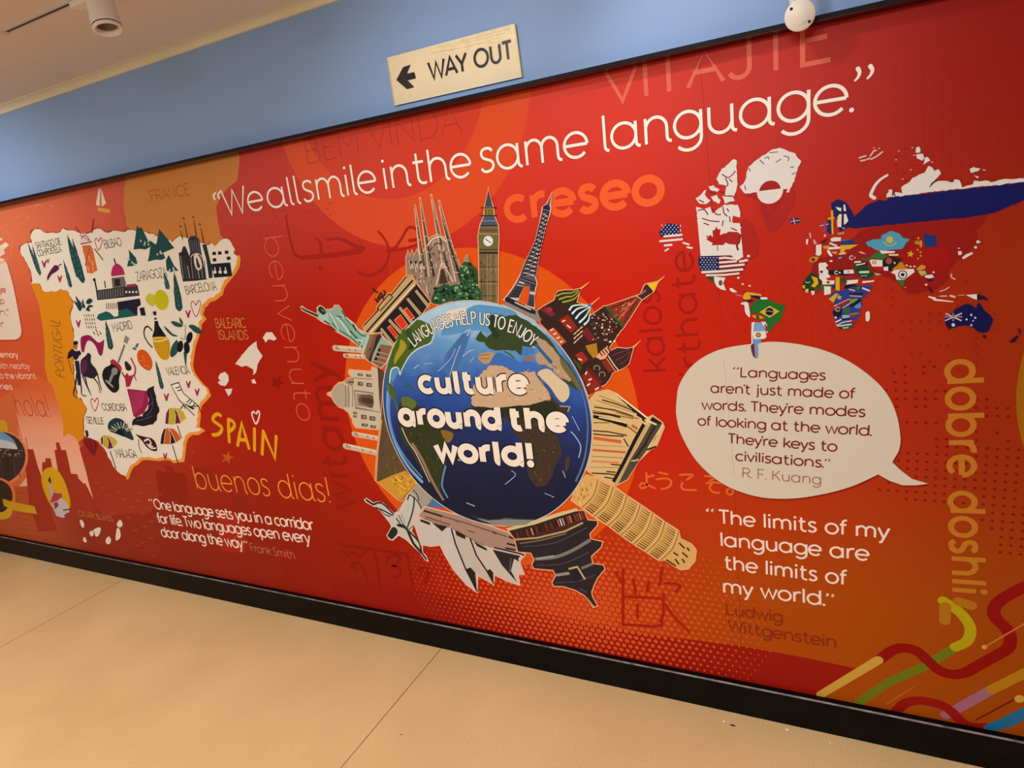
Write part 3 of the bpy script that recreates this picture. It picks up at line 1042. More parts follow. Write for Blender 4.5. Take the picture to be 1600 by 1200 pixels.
# ------------------------------------------------------------------ illustrated map of Spain
A = Art()
COAST = P('371,401 370,412 365,422 357,432 351,439 346,447 344,456 334,464 325,467 320,474 316,475 315,482 312,489 317,496 310,504 311,509 306,525 301,540 299,555 297,569 300,580 306,590 310,595 316,602 322,607 325,615 319,622 312,629 310,635 309,650 307,667 315,671 307,675 297,675 290,681 287,690 286,702 284,717 269,719 264,715 257,714 245,716 226,714 219,715 212,722 206,725 202,731 197,745')
LAND = P('61,357 70,364 80,364 95,363 99,357 107.5,360 117.5,361 126,364 132,366 142.5,362.5 150,357 157.5,357 167.5,364 177,360 192.5,363 200,359 212,360 240,366 270,378 277,371 282,369 290,371 310,378 325,384 330,380 337,385 344,377.5 349,373 354,372 358,374 362,379 367,390 365,395') + COAST + \
    P('189,741 181,734 170,715 164,702 154,690 141,685 132,680 131,670 131,657 134,645 137,639 132,631 127,622 122,621 116,585 116,520 112,501 110,489 115,477 114,469 109,461 106,455 95,451 87,456 81,455 70,456 65,450 62,444 50,442 50,430 45,417 39,407 31,392 32,385 41,380 51,379 47,369 51,360')
A.fill(jag([(x - 1.2, y - 1.2) for x, y in LAND], .8, 4, 3.5), '#a03818')
A.line([(x + 2, y + 1.5) for x, y in COAST], 6.5, '#e89a3a')
A.fill(jag(LAND, .9, 2, 3.5), '#e9dfcd')
SP = A.build('illustrated_map', MURAL)


def sub(name, fn, parent=SP, label=None):
    A = Art()
    fn(A)
    return A.build(name, parent, label)


k1, k2, k3 = dict(x0=20, y0=330, k=8), dict(x0=190, y0=330, k=8), dict(x0=60, y0=460, k=8)
k4, k5, k6 = dict(x0=190, y0=460, k=8), dict(x0=100, y0=590, k=8), dict(x0=210, y0=590, k=8)
TEAL, DK, PLUM = '#1f4a48', '#1c1a26', '#a02458'
for t, a, b_, h in (('SANTIAGO DE', (57, 388), (96, 382), 8.5), ('COMPOSTELA', (60, 400.5), (97, 393.5), 8.5), ('BILBAO', (165, 388.5), (191, 383), 12), ('ZARAGOZA', (215, 439), (262, 432), 13),
                    ('BARCELONA', (292, 460), (339, 452), 12), ('MADRID', (178, 518), (208, 513), 11), ('VALENCIA', (262, 586), (297, 583.5), 11), ('CORDOBA', (161, 641), (199, 641.5), 9.5),
                    ('SEVILLE', (137, 661), (163, 663), 9), ('MALAGA', (183, 714), (215, 715), 11)):
    sub('place_lettering', lambda A: put(A, t, a, b_, h, 1.15, '#35302e', sp=.12, jitter=.05))


def vheart(A, x, y, s=1.0, c=PLUM):
    A.fill([(x - 4.5 * s, y - 6 * s), (x - 2.6 * s, y - 6.5 * s), (x - .3 * s, y - 1.5 * s), (x + 2.8 * s, y - 7 * s), (x + 4.8 * s, y - 6.5 * s), (x + 1.6 * s, y + 6 * s), (x - .6 * s, y + 6 * s)], c)


def oheart(A, x, y, s=1.0, c='#b0344c', w=1.5):
    A.line([(x + a * s, y + b_ * s) for a, b_ in P('0,-4 -3,-9 -6,-6 -4,2 0,10 4,4 6,-6 4,-10 0,-4')], w, c, closed=False, sm=True)


for x, y, s in ((69, 413, .9), (75, 408, .55), (93.5, 436, .85), (122.5, 506, .9), (294, 491, .95), (294.5, 601, .9), (308, 613, .9), (260, 621, .95), (258, 713, .8)):
    sub('heart', lambda A: vheart(A, x, y, s))
for x, y, s in ((154, 381, .95), (306, 482, 1.25), (148, 632, 1.0)):
    sub('heart', lambda A: oheart(A, x, y, s))


def cyp(A, a, b_, w, c=TEAL):
    n = 14
    L, R = [], []
    for i in range(n + 1):
        t = i / n
        x, y = a[0] + (b_[0] - a[0]) * t, a[1] + (b_[1] - a[1]) * t
        h = w / 2 * (math.sin(math.pi * min(1, t * .62 + .0)) ** .9 if t < .95 else .3)
        L.append((x - h, y + .2 * h)); R.append((x + h, y - .2 * h))
    A.fill(jag(L + R[::-1], .35, int(a[0]), 3), c)
    r = random.Random(int(a[0] * 3))
    for i in range(5):
        t = .35 + .12 * i
        x, y = a[0] + (b_[0] - a[0]) * t, a[1] + (b_[1] - a[1]) * t
        A.line([(x + r.uniform(-1, 1) * w * .2, y), (x + r.uniform(-1, 1) * w * .2 + .6, y + 3)], .7, '#7fa49a')


for a, b_, w in (((43, 378), (61, 426), 5), ((50, 381), (63, 430), 4.5), ((105, 366), (126, 436), 11), ((113, 372), (130, 442), 9), ((99, 405), (111, 449), 5.5), ((257, 426), (263, 452), 7), ((272, 424), (281, 486), 11), ((165, 500), (174, 546), 8.5), ((243, 562), (254, 608), 6)):
    sub('cypress_tree', lambda A: cyp(A, a, b_, w))
for q in ('195,180 150,480 240,470 300,480 370,440 480,460 380,380 330,360 250,200 225,215', '470,220 440,400 360,450 345,560 330,630 430,605 500,610 550,585 520,520 660,460 560,330', '90,480 100,560 70,690 150,685 200,650 180,580',
          '590,545 555,620 565,740 610,765 680,745 715,745 660,680'):
    def mt(A, q=q):
        p = P(q, **k2)
        A.fill(p, TEAL)
        cx, cy = sum(a for a, _ in p) / len(p), sum(b_ for _, b_ in p) / len(p)
        r = random.Random(int(cx))
        for i in range(5):
            x, y = cx + r.uniform(-7, 6), cy + r.uniform(-4, 8)
            A.fill([(x, y - 2.6), (x + 1.8, y + 1), (x + 1, y + 2), (x - 1.5, y + 1.2)], '#b8c4b8')
    sub('mountain', mt)


def pepper(A):
    A.fill(smooth(P('440,870 430,830 460,760 520,680 560,680 580,720 540,760 490,790 450,850', **k1)), '#5a1a40')
    A.line(P('560,700 590,670 610,665', **k1), 1.5, '#5a1a40', sm=True)


sub('chilli_pepper', pepper)


def mill(A):
    A.fill(P('870,430 970,420 1000,470 1060,740 1020,760 1000,780 930,770 920,690 900,560 880,500', **k1), '#d46a30')
    A.fill(P('850,310 900,270 960,320 980,380 850,410', **k1), '#e3cfc4')
    A.line(P('850,410 980,385', **k1), 1.6, '#7a2a40'); A.line(P('860,340 900,300 950,340 940,370', **k1), 1.4, '#8a3048', sm=True); A.line(P('840,300 990,380', **k1), 1.2, '#a04860')
    A.line(P('1025,470 1130,610', **k1), 2.6, '#6c6458', cap=False); A.line(P('910,680 960,460', **k1), 2.6, '#7c6a54', cap=False); A.line(P('780,190 860,290', **k1), 2, '#8a4028', cap=False); A.line(P('1010,100 990,270', **k1), 3.4, '#8a4028', cap=False)
    for x, y in ((950, 560), (990, 620), (940, 690), (1000, 700)):
        A.line(P('%d,%d %d,%d' % (x, y, x + 15, y + 60), **k1), 1.1, '#f0d8c0')


sub('windmill', mill)


def palace(A):
    A.fill(smooth(P('1235,810 1240,730 1270,670 1310,655 1360,690 1390,740 1395,810 1310,830', **k1)), '#b02a5a')
    A.fill(P('1235,830 1390,810 1420,910 1400,960 1250,960', **k1), '#6a645e'); A.fill(P('1270,850 1340,845 1350,930 1280,940', **k1), '#2c2628'); A.line(P('1235,825 1395,805', **k1), 2, '#efe6d8')
    A.line(P('1270,600 1285,650', **k1), 3, DK)
    A.fill(P('1040,990 1560,920 1590,1060 1060,1120', **k1), '#37333a')
    for i in range(11):
        A.line(P('%d,%d %d,%d' % (1075 + i * 30, 1000 - i * 4, 1080 + i * 30, 1100 - i * 4), **k1), 1.0, '#9c968e', cap=False)
    A.line(P('1040,1125 1600,1065', **k1), 2.2, '#f2e8da', cap=False)
    A.fill(P('1420,920 1540,905 1545,940 1430,950', **k1), '#a02848')
    for i in range(4):
        A.fill(P('{0},1000 {1},995 {1},1020 {0},1025'.format(1410 + i * 42, 1432 + i * 42), **k1), '#e8dccb')
    A.line(P('1025,860 1050,980', **k1), 3.4, DK); A.line(P('1150,880 1160,950', **k1), 2.4, DK); A.fill(ell(147.5, 437, 2.2, 2.4), DK)
    A.fill(P('985,95 1270,50 1285,130 1240,160 1240,260 1210,270 1100,250 1000,200', **k3), '#241c30')
    for i in range(6):
        A.line(P('%d,%d %d,%d' % (850 + i * 24, 110 - i, 860 + i * 24, 185 - i), **k3), 1.5, '#3a3236', cap=False)
    A.fill(P('750,250 850,210 900,230 950,280 1000,270 1000,210 1110,170 1210,250 1240,265 1000,300 780,330 730,300', **k3), '#1f5a56')
    A.fill(P('1265,170 1325,160 1345,265 1285,265', **k3), DK)


sub('palace', palace)


def church(A):
    for a, b_ in (('740,240', '765,350'), ('785,130', '825,330'), ('905,110', '935,310'), ('990,200', '1030,400')):
        A.line(P(a + ' ' + b_, **k2), (.9, 2.6), '#4a2c1c', cap=False)
    for x, y in P('737,190 778,90 897,72 980,163', **k2):
        A.fill(ell(x, y, 1.6, 1.8), '#8a3a1a')
    A.fill(P('830,360 870,310 930,310 970,350 985,430 1000,520 860,520', **k2), '#33303c')
    for i in range(5):
        A.line(P('%d,360 %d,510' % (850 + i * 28, 870 + i * 26), **k2), .9, '#7a7684', cap=False)
    A.fill(P('715,520 750,510 770,440 800,440 850,560 860,520 1000,520 1060,840 1080,850 930,870 770,880 745,760', **k2), '#2c2930')
    for i in range(8):
        A.line(P('%d,%d %d,%d' % (740 + i * 42, 560 + (i % 3) * 60, 775 + i * 40, 840), **k2), 1.6, ['#8c8882', '#56525a', '#b0aca4'][i % 3], cap=False)
    A.fill(smooth(P('905,570 940,530 980,580 1010,690 960,740 920,680', **k2)), '#dcd4c6'); A.fill(P('930,590 945,580 985,690 970,720 945,690', **k2), '#2a262c')
    A.line(P('870,570 900,540 960,530 1010,570', **k2), 1.6, '#cfc8ba', sm=True)
    A.fill(P('1010,420 1060,410 1130,700 1140,830 1095,840 1060,600', **k2), '#203230')
    A.fill(P('1120,510 1320,490 1350,620 1130,650', **k2), '#e9e0d0')
    for x, y in ((1135, 510), (1205, 505), (1290, 495), (1140, 590), (1315, 570)):
        A.fill(P('%d,%d %d,%d %d,%d %d,%d' % (x, y, x + 45, y - 4, x + 50, y + 36, x + 5, y + 40), **k2), DK)
    A.fill(P('1120,660 1360,640 1385,810 1300,820 1160,830', **k2), '#151c28')
    for i in range(3):
        A.line(P('%d,700 %d,780' % (1165 + i * 65, 1180 + i * 68), **k2), 2.2, '#e3dccd', cap=False); A.fill(ell(190 + (1167 + i * 66) / 8, 330 + 760 / 8, 2.6, 2.4), '#e3dccd')


sub('spired_church', church)


def lemons(A):
    A.fill(smooth(P('300,50 350,-10 420,20 430,100 390,150 330,110', **k4)), '#c4c23c'); A.fill(smooth(P('430,-20 490,-60 560,-10 590,80 560,170 500,195 440,150 415,60', **k4)), '#c2bc10')


sub('lemons', lemons)


def pine(A):
    for q in ('470,20 500,60 540,110 520,140 480,80', '440,80 500,110 550,150 520,210 470,130', '560,60 570,110 590,160 560,170 545,110', '610,70 650,50 680,80 640,120 600,110', '600,180 640,130 690,150 640,170 650,210 600,200'):
        A.fill(smooth(P(q, **k3)), '#1a3a40')
    r = random.Random(8)
    for i in range(5):
        for j in range(4):
            x, y = 575 + i * 28 + j * 9, 250 + j * 48
            A.line(P('%d,%d %d,%d' % (x, y, x + 8, y + 30), **k3), 1.9, '#3a3638' if (i + j) % 3 else '#8a8480', cap=False)
    for x, y in ((690, 470), (740, 490), (770, 470), (720, 440)):
        A.line(P('%d,%d %d,%d' % (x, y, x + 15, y + 25), **k3), 2, '#3a2830')


sub('pineapple', pine)


def rider(A):
    A.fill(smooth(P('530,560 560,520 640,510 700,560 750,600 790,590 825,575 800,750 760,750 720,650 670,590 620,580 590,640 570,720 540,700', **k3)), '#8c1a50')
    A.fill(smooth(P('440,620 450,585 490,585 495,620 470,640', **k3)), '#201820'); A.fill(smooth(P('445,640 490,630 480,690 460,690', **k3)), '#c05a30')
    A.fill(P('360,800 380,720 420,680 470,710 520,700 540,740 510,780 470,830 430,770 390,800', **k3), '#221a28')
    A.line(P('370,810 400,900', **k3), 2.4, '#b8622c'); A.line(P('395,900 430,990', **k3), 1.6, '#a83c20')
    A.fill(P('455,830 510,830 530,1000 540,1130 500,1140 480,1000', **k3), '#1c2038'); A.fill(P('510,760 540,790 525,830 505,820', **k3), '#e8dcc8')
    A.fill(smooth(P('530,840 600,760 620,730 660,760 660,850 720,930 740,1000 680,1050 600,1030 550,1010', **k3)), '#2a2230')
    A.fill(smooth(P('530,850 600,820 610,920 560,1000 535,980', **k3)), '#5a2448')
    for q in ('740,990 760,1080 795,1200', '690,1040 750,1120 775,1230', '590,1040 610,1130 650,1230', '480,1000 470,1120 440,1240 480,1290', '530,1110 540,1180 545,1250 600,1270', '560,1030 600,1130 660,1260'):
        A.line(P(q, **k3), (3, 1.4), '#2a2030', sm=True)


sub('rider_on_horse', rider)


def guitar(A):
    A.fill(smooth(P('800,1000 830,920 900,880 930,810 960,840 1000,900 1040,930 1010,1060 1010,1180 950,1230 880,1180 820,1090', **k3)), '#171a20')
    A.fill(smooth(P('900,850 930,810 980,840 1040,910 1030,970 980,900', **k3)), '#a83038')
    A.fill(ell(60 + 955 / 8, 460 + 960 / 8, 5, 6), '#8c8c84'); A.line(P('930,1000 890,1100', **k3), 4.5, '#8c8a84'); A.line(P('850,1080 930,1150', **k3), 3.4, '#9c9a94')
    A.line(P('1000,850 1080,630', **k3), 3.2, '#6f6f68', cap=False); A.fill(P('1065,590 1090,510 1140,545 1110,620', **k3), '#8a8a80')


sub('guitar', guitar)


def dancer(A):
    A.fill(smooth(P('1080,850 1110,840 1165,910 1150,950 1100,940', **k3)), '#3a2024')
    A.line(P('1160,800 1190,860 1215,930 1205,1000', **k3), 3.2, '#b8343c', sm=True); A.line(P('1050,980 1080,1030', **k3), 2.6, '#3a2024'); A.line(P('1195,1010 1230,1080', **k3), (2.6, 1), '#5a2430')
    A.fill(P('1080,1020 1110,980 1140,1020 1200,1000 1180,1050 1145,1150 1100,1160', **k3), '#a82848')
    A.fill(P('790,140 900,150 1010,165 1050,160 1060,330 1000,440 900,500 870,480 830,300', **k5), '#9a1c4c')
    for i in range(9):
        A.line(P('%d,%d %d,%d' % (830 + i * 22, 170, 880 + i * 12, 470 - i * 14), **k5), .8, '#c84c78', cap=False)
    A.fill(jag(P('1050,150 1130,105 1160,240 1165,310 1185,430 1170,520 1140,560 1110,590 1040,610 980,610 920,590 850,600 870,510 980,480 1040,400 1060,300', **k5), 1.8, 7, 4), '#1c1a24')
    for q in ('1080,180 1110,300 1060,360', '1120,300 1090,420 1030,480', '900,540 1000,520 1100,480'):
        A.line(P(q, **k5), .9, '#5c5870', sm=True)


sub('dancer', dancer)


def orange(A):
    A.fill(smooth(P('1235,760 1260,700 1310,690 1370,730 1420,820 1425,900 1390,950 1330,930 1260,860', **k3)), '#d4561a')
    for x, y in P('1320,820 1280,830 1340,890 1380,900 1310,780', **k3):
        A.fill(ell(x, y, .9, .8), '#f0a878')
    A.fill(smooth(P('1215,660 1225,620 1255,610 1240,660', **k3)), '#4a7070'); A.fill(smooth(P('1175,670 1210,660 1230,690 1200,695', **k3)), '#5a7c78')


sub('orange_fruit', orange)


def jug(A):
    A.fill(P('415,330 455,330 470,390 510,450 560,520 550,530 420,540 385,530 410,450', **k4), '#17181e')
    A.fill(smooth(P('390,560 420,530 550,530 590,570 605,640 600,760 580,810 520,815 470,770 420,680', **k4)), '#c8960e')
    A.line(P('395,560 440,545 540,545 575,555', **k4), 1.4, '#f0c46a', sm=True); A.line(P('390,585 480,585 570,560', **k4), 1.8, '#f0d8a8', sm=True)
    A.fill(P('390,215 435,210 440,255 405,265', **k4), '#2a242c'); A.fill(P('410,295 440,290 445,310 412,318', **k4), '#2a242c')
    A.line(P('385,450 330,400 290,430 285,510 330,600 385,660', **k4), 2.4, '#1c1c22', sm=True)


sub('oil_jug', jug)


def olive(A):
    A.line(P('800,380 800,480 790,560 740,540', **k4), 1.4, '#7a8a6c', sm=True)
    for q in ('620,340 680,340 770,385 730,410 660,390', '725,285 760,330 770,375 735,350', '840,390 900,380 980,430 1010,490 930,480 870,430', '530,395 580,430 640,490 710,520 640,520 570,460', '700,570 640,630 610,720 620,780 660,770 710,700', '780,720 820,700 815,800 805,905 785,800'):
        A.fill(smooth(P(q, **k4)), '#255046')
    for x, y, r in ((850, 540, 15), (735, 650, 8), (817, 665, -6)):
        A.fill(ell(190 + x / 8, 460 + y / 8, 4.6, 9.2, r), '#15151c')


sub('olive_branch', olive)


def deck(A):
    A.fill(P('460,90 560,60 620,190 800,350 720,390 660,290 580,290 500,160', **k6), '#f0e6d6')
    for q in ('460,90 560,60', '460,90 560,280', '555,60 620,200 800,350', '520,130 570,115', '545,165 590,150', '560,280 750,470', '660,310 700,270', '700,360 800,355 840,440', '690,330 720,290', '730,360 760,320', '580,390 620,340 640,390'):
        A.line(P(q, **k6), 1.5, '#1c2024')
    A.fill(P('560,270 620,320 760,380 730,400 640,340', **k6), '#1c2a28')


sub('deck_chair', deck)


def parasol(A, segs, foot, k):
    for q, c in segs:
        A.fill(P(q, **k), c)
    for q, c in segs:
        A.line(P(q, **k), .6, '#f0e6d0', closed=True)
    A.line(P(foot, **k), 1.7, '#3a2622')


Y_, M_, O_, C_ = '#b8b024', '#7c1a3c', '#cc5a20', '#c4b038'
sub('beach_parasol', lambda A: parasol(A, (('430,385 400,440 385,575 430,585 440,470 440,380', M_), ('440,378 490,375 520,470 510,580 460,590 430,585 440,470', Y_), ('490,375 540,430 585,570 510,580 520,470', M_), ('490,375 560,380 620,430 650,510 590,560 540,430', C_)), '540,600 590,750', k6))
sub('beach_parasol', lambda A: parasol(A, (('370,640 340,720 325,830 370,832 382,720 400,630', DK), ('400,630 430,625 455,740 450,835 370,832 382,720', O_), ('430,630 490,740 520,815 452,835 457,740', DK), ('435,625 500,640 560,710 585,770 525,812 490,735', O_)), '480,850 550,1080', k6))
sub('beach_parasol', lambda A: parasol(A, (('490,720 460,760 465,830 490,845 497,770', M_), ('490,720 530,715 555,800 550,892 490,850 495,780', Y_), ('530,715 590,790 620,880 550,895 557,800', M_), ('530,712 620,745 680,805 622,875 585,785', C_)), '580,920 650,1130', k5))


def fan(A):
    A.fill(smooth(P('550,620 570,550 640,505 720,520 790,590 840,680 870,780 760,740 650,700 580,670', **k5)), '#17363a')
    for i in range(9):
        a = math.radians(200 + i * 17)
        A.line(P('%.0f,%.0f %.0f,%.0f' % (720 + 75 * math.cos(a), 700 + 75 * math.sin(a), 720 + 150 * math.cos(a), 690 + 130 * math.sin(a)), **k5), 1.9, '#d8d2c0' if i % 2 else '#8c9488')
    A.fill(smooth(P('655,690 680,650 720,655 760,720 740,735', **k5)), '#10181c')


sub('folding_fan', fan)


def ham(A):
    A.fill(smooth(P('900,710 940,720 1020,740 1100,760 1150,820 1165,910 1100,910 1030,860 980,790', **k5)), '#3a1424')
    A.line(P('1010,790 1060,770 1090,820 1060,850 1110,860', **k5), 2.4, '#efe2d2', sm=True); A.line(P('1040,830 1090,880 1150,880', **k5), 2, '#efe2d2', sm=True)
    A.line(P('935,770 940,850 970,940', **k5), 1.2, '#4a3a34', sm=True)


sub('ham_leg', ham)
A = Art()
A.fill('133,673 137,672 139,680 136,685', '#2c1c1c'); A.fill(smooth(P('130,688 140,684 152,692 150,706 146,712 136,700')), '#8a1c20'); A.line('140,688 146,708', 1.5, '#3c1014'); A.line('134,690 143,706', 1.2, '#3c1014'); A.line('150,692 147,708', 1.2, '#3c1014')
A.build('agave_plant', MURAL)

# islands and the country name
ISL = tag(link('island_group', None, MURAL), 'pale islands east of the illustrated map')
A = Art(); A.fill(jag(P('368,568 389,542 401,533 403,545 411,556 404,566 400,582 396,586 396,577 385,571 378,573'), .5, 1, 4), '#e6d9cb'); A.build('island', ISL)
A = Art(); A.fill(jag(P('341,591 345,583 352,581 357,586 358,595 352,603 345,602 341,598 345,594'), .5, 2, 4), '#e6d9cb'); A.build('island', ISL)
A = Art(); A.fill(jag(P('352,608 364,607 361,615 357,619'), .4, 3, 4), '#e6d9cb'); A.build('island', ISL)
A = Art(); A.fill(jag(P('411,528 417,519 425,519 433,529 428,532 420,530 415,535'), .5, 4, 4), '#e6d9cb'); A.build('island', ISL)
A = Art(); A.fill('393,594 398,592 401,599 395,599', '#e6d9cb'); A.build('island', ISL)
A = Art(); put(A, 'BALEARIC', (339, 511.5), (385, 512), 13.5, 1.4, '#d88a42', sp=.14, jitter=.03); put(A, 'ISLANDS', (344, 530), (389, 530), 13, 1.4, '#d88a42', sp=.15, jitter=.03); A.build('place_lettering', ISL)
CAN = tag(link('island_group', None, MURAL), 'small white islands above the skirting')
for q in ('125,814 128,812 132,818 131,824 128,823', '140,832 145,829 147,835 143,838', '146,828 154,824 158,826 155,836 150,838 148,832', '183,818 188,812 192,818 190,823 185,823', '183,826 187,826 189,838 184,844 181,842', '166,842 171,838 174,844 171,850 166,848', '130,842 133,839 136,846 132,847'):
    A = Art(); A.fill(smooth(P(q)), '#f0dccb'); A.build('island', CAN)
A = Art(); put(A, 'CANARY ISLANDS', (125, 806), (178, 815), 7, 1.1, '#c8703c', sp=.13, jitter=.04); A.build('place_lettering', CAN)
A = Art()
w_ = 5.6
for q in ('1080,470 1040,455 1000,480 985,530 1040,575 1095,620 1085,675 1040,710 985,715', '1180,520 1180,660 1190,800', '1178,530 1220,535 1255,580 1240,630 1190,670', '1295,845 1320,700 1345,570 1390,720 1435,880', '1310,770 1385,780', '1505,640 1505,905'):
    A.line(P(q, **k6), w_, '#e6a31a', sm=q.count(' ') > 3 and not q.startswith('1295'))
for q in ('412,674 410,709', '412,674 430,716 432,682'):
    A.line(q, w_, '#e6a31a')
A.build('country_lettering', MURAL)
A = Art(); oheart(A, 400, 652, 1.0, '#f6d8cc', 2.6); A.build('heart', MURAL)
A = Art(); A.fill(star(356, 715, 11.5, .36, -75), '#c8561e'); A.build('starfish', MURAL)
A = Art(); A.fill(star(433, 598, 12, .36, -65), '#8e1408'); A.build('starfish', MURAL, 'dark red star beside the upright greeting')
# ------------------------------------------------------------------ the globe ringed by landmarks
LAYER[0] = 820
rnd = random.Random(11)
g1, g2, g3, g4, g5 = dict(x0=590, y0=460, k=8), dict(x0=750, y0=460, k=8), dict(x0=590, y0=610, k=8), dict(x0=750, y0=610, k=8), dict(x0=640, y0=700, k=5.714)
HALO = '#f4a878'


def sil(A, pts, col, halo=1.6, hc=HALO):
    """cut-out picture: a pale rim under the silhouette"""
    if isinstance(pts, str):
        pts = P(pts)
    A.line(pts, halo * 2, hc, closed=True)
    A.fill(pts, col)
    return A


def speck(A, box, n, cols, w=(.8, 2.2), seed=1, d=(0, 1)):
    """short brush marks inside a quadrilateral (four measured corners)"""
    r = random.Random(seed)
    (ax, ay), (bx, by), (cx, cy), (dx_, dy_) = box
    for i in range(n):
        u, v = r.random(), r.random()
        x = (ax * (1 - u) + bx * u) * (1 - v) + (dx_ * (1 - u) + cx * u) * v
        y = (ay * (1 - u) + by * u) * (1 - v) + (dy_ * (1 - u) + cy * u) * v
        l_ = r.uniform(2, 6)
        A.line([(x, y), (x + d[0] * l_ + r.uniform(-.6, .6), y + d[1] * l_ + r.uniform(-.6, .6))], r.uniform(*w), r.choice(cols), cap=False)


# --- spired church (upper left)
A = Art()
for a, b_, w in (('649,321', '663,432', (1.6, 11)), ('657,310', '675,432', (1.6, 12)), ('674.5,305', '699,432', (1.6, 13)), ('686.5,314', '717,440', (1.6, 14))):
    A.line(a + ' ' + b_, (w[0] + 2.4, w[1] + 2.4), HALO)
st = P('635,402 638,392 641,401 644,391 647,400 652,390 655,398 660,397 664,390 672,372 684,366 700,374 708,388 718,412 724,432 730,452 720,470 690,478 672,472 650,450 636,430')
sil(A, st, '#94806c')
for a, b_, w, c, c2 in (('649,321', '663,432', (1.6, 11), '#9a8674', '#4a3e38'), ('657,310', '675,432', (1.6, 12), '#8a7868', '#352c28'), ('674.5,305', '699,432', (1.6, 13), '#a08c7a', '#4a3e38'), ('686.5,314', '717,440', (1.6, 14), '#8c7a6a', '#2e2624')):
    (ax, ay), (bx, by) = P(a + ' ' + b_)
    A.line(a + ' ' + b_, w, c, cap=False)
    A.line([(ax + .6, ay + 16), (bx + w[1] * .3, by)], (1.0, w[1] * .38), c2, cap=False)
    A.line([(ax - .4, ay + 8), (bx - w[1] * .34, by)], (.8, 2.0), '#e4c2aa', cap=False)
    for t_ in range(7):
        f = .28 + t_ * .1
        A.line([(ax + (bx - ax) * f - w[1] * f * .3, ay + (by - ay) * f), (ax + (bx - ax) * f + w[1] * f * .3, ay + (by - ay) * f + 1)], 1.2, '#5a4a40' if t_ % 2 else '#d8b8a0', cap=False)
A.line('668,384 676,374 688,370 700,380', 2, '#efd8c4', sm=True); A.line('672,392 682,380 694,386', 1.6, '#3a302c', sm=True)
speck(A, P('676,374 708,372 724,440 668,440'), 70, ['#d8b09a', '#3a2c2a', '#6a5248', '#e8ccb8', '#8a6456'], seed=3, d=(.3, 1))
speck(A, P('637,402 664,398 674,466 648,452'), 60, ['#e8d4c0', '#4a3c34', '#c8a890', '#705c50'], seed=4, d=(.2, 1))
for i in range(3):
    x = 640 + i * 7.5
    A.fill([(x, 409), (x + 5, 407), (x + 3.4, 414)], '#2a2220'); A.line([(x + 2, 420), (x + 4, 412), (x + 6, 419)], 1.2, '#efe0d0')
A.line('682,445 690,412 694,412 708,440', 2.0, '#e8c4b0'); A.fill('690,420 694,420 700,442 686,444', '#4a3028')
for x, y in ((649, 322), (657.5, 314), (675, 309), (687.5, 318)):
    A.fill(ell(x, y, 1.5, 2.2), '#c87a50')
A.build('landmark_picture', MURAL, 'brown church with four tall spires')
# --- gate with columns and banners
s1 = dict(x0=460, y0=430, k=8)
A = Art()
sil(A, P('868,625 1035,455 1035,400 1185,225 1215,235 1395,15 1470,5 1525,105 1600,200 1700,330 1600,480 1300,800 1235,885 1080,720 990,715 880,715', **s1), '#241f22')
A.fill(P('868,625 1040,450 1200,270 1400,20 1470,8 1525,105 1000,715 880,710', **s1), '#c4a676')
A.line(P('872,628 1040,450 1200,265 1402,20', **s1), 2, '#2a2018'); A.line(P('905,712 1200,380 1485,62', **s1), 2.8, '#1e1814', cap=False); A.line(P('955,716 1240,400 1512,112', **s1), 2.4, '#ecd9ac', cap=False); A.line(P('985,716 1250,430 1520,130', **s1), 1.2, '#7a5c38', cap=False)
A.fill(P('1045,405 1190,238 1230,272 1078,442', **s1), '#b0905e'); A.line(P('1040,408 1190,232 1236,272 1080,446', **s1), 1.4, '#2c2018'); A.line(P('1075,400 1190,272', **s1), 2.4, '#d0b684')
for a, b_ in (('1085,665', '1245,870'), ('1185,555', '1345,730'), ('1315,400', '1480,600'), ('1415,290', '1580,490'), ('1520,190', '1690,400')):
    A.line(P(a + ' ' + b_, **s1), (4.5, 6), '#cdb484', cap=False); A.line(P(a + ' ' + b_, **s1), (1, 1.4), '#8a6c44', cap=False)
for q in ('985,160 1000,190 1040,215', '1030,330 1060,260 1085,220 1110,260', '1010,300 1050,330', '1060,300 1100,260 1120,300', '1120,190 1140,220 1125,250'):
    A.line(P(q, **s1), 2.6, '#1e2a28')
A.line(P('1230,890 1310,790 1450,640 1620,480', **s1), 2.6, '#d8c49a')
GATE = A.build('landmark_picture', MURAL, 'tan gate with columns and red banners')
for q in ('1165,655 1205,620 1305,755 1272,800', '1250,560 1330,488 1425,620 1350,692', '1368,430 1412,398 1512,530 1462,562'):
    A = Art(); A.fill(P(q, **s1), '#f0a078'); p = P(q, **s1); cx = sum(a for a, _ in p) / 4; cy = sum(b_ for _, b_ in p) / 4
    A.fill([(cx + (a - cx) * .86, cy + (b_ - cy) * .9) for a, b_ in p], '#dc3a1a'); A.build('banner', GATE)
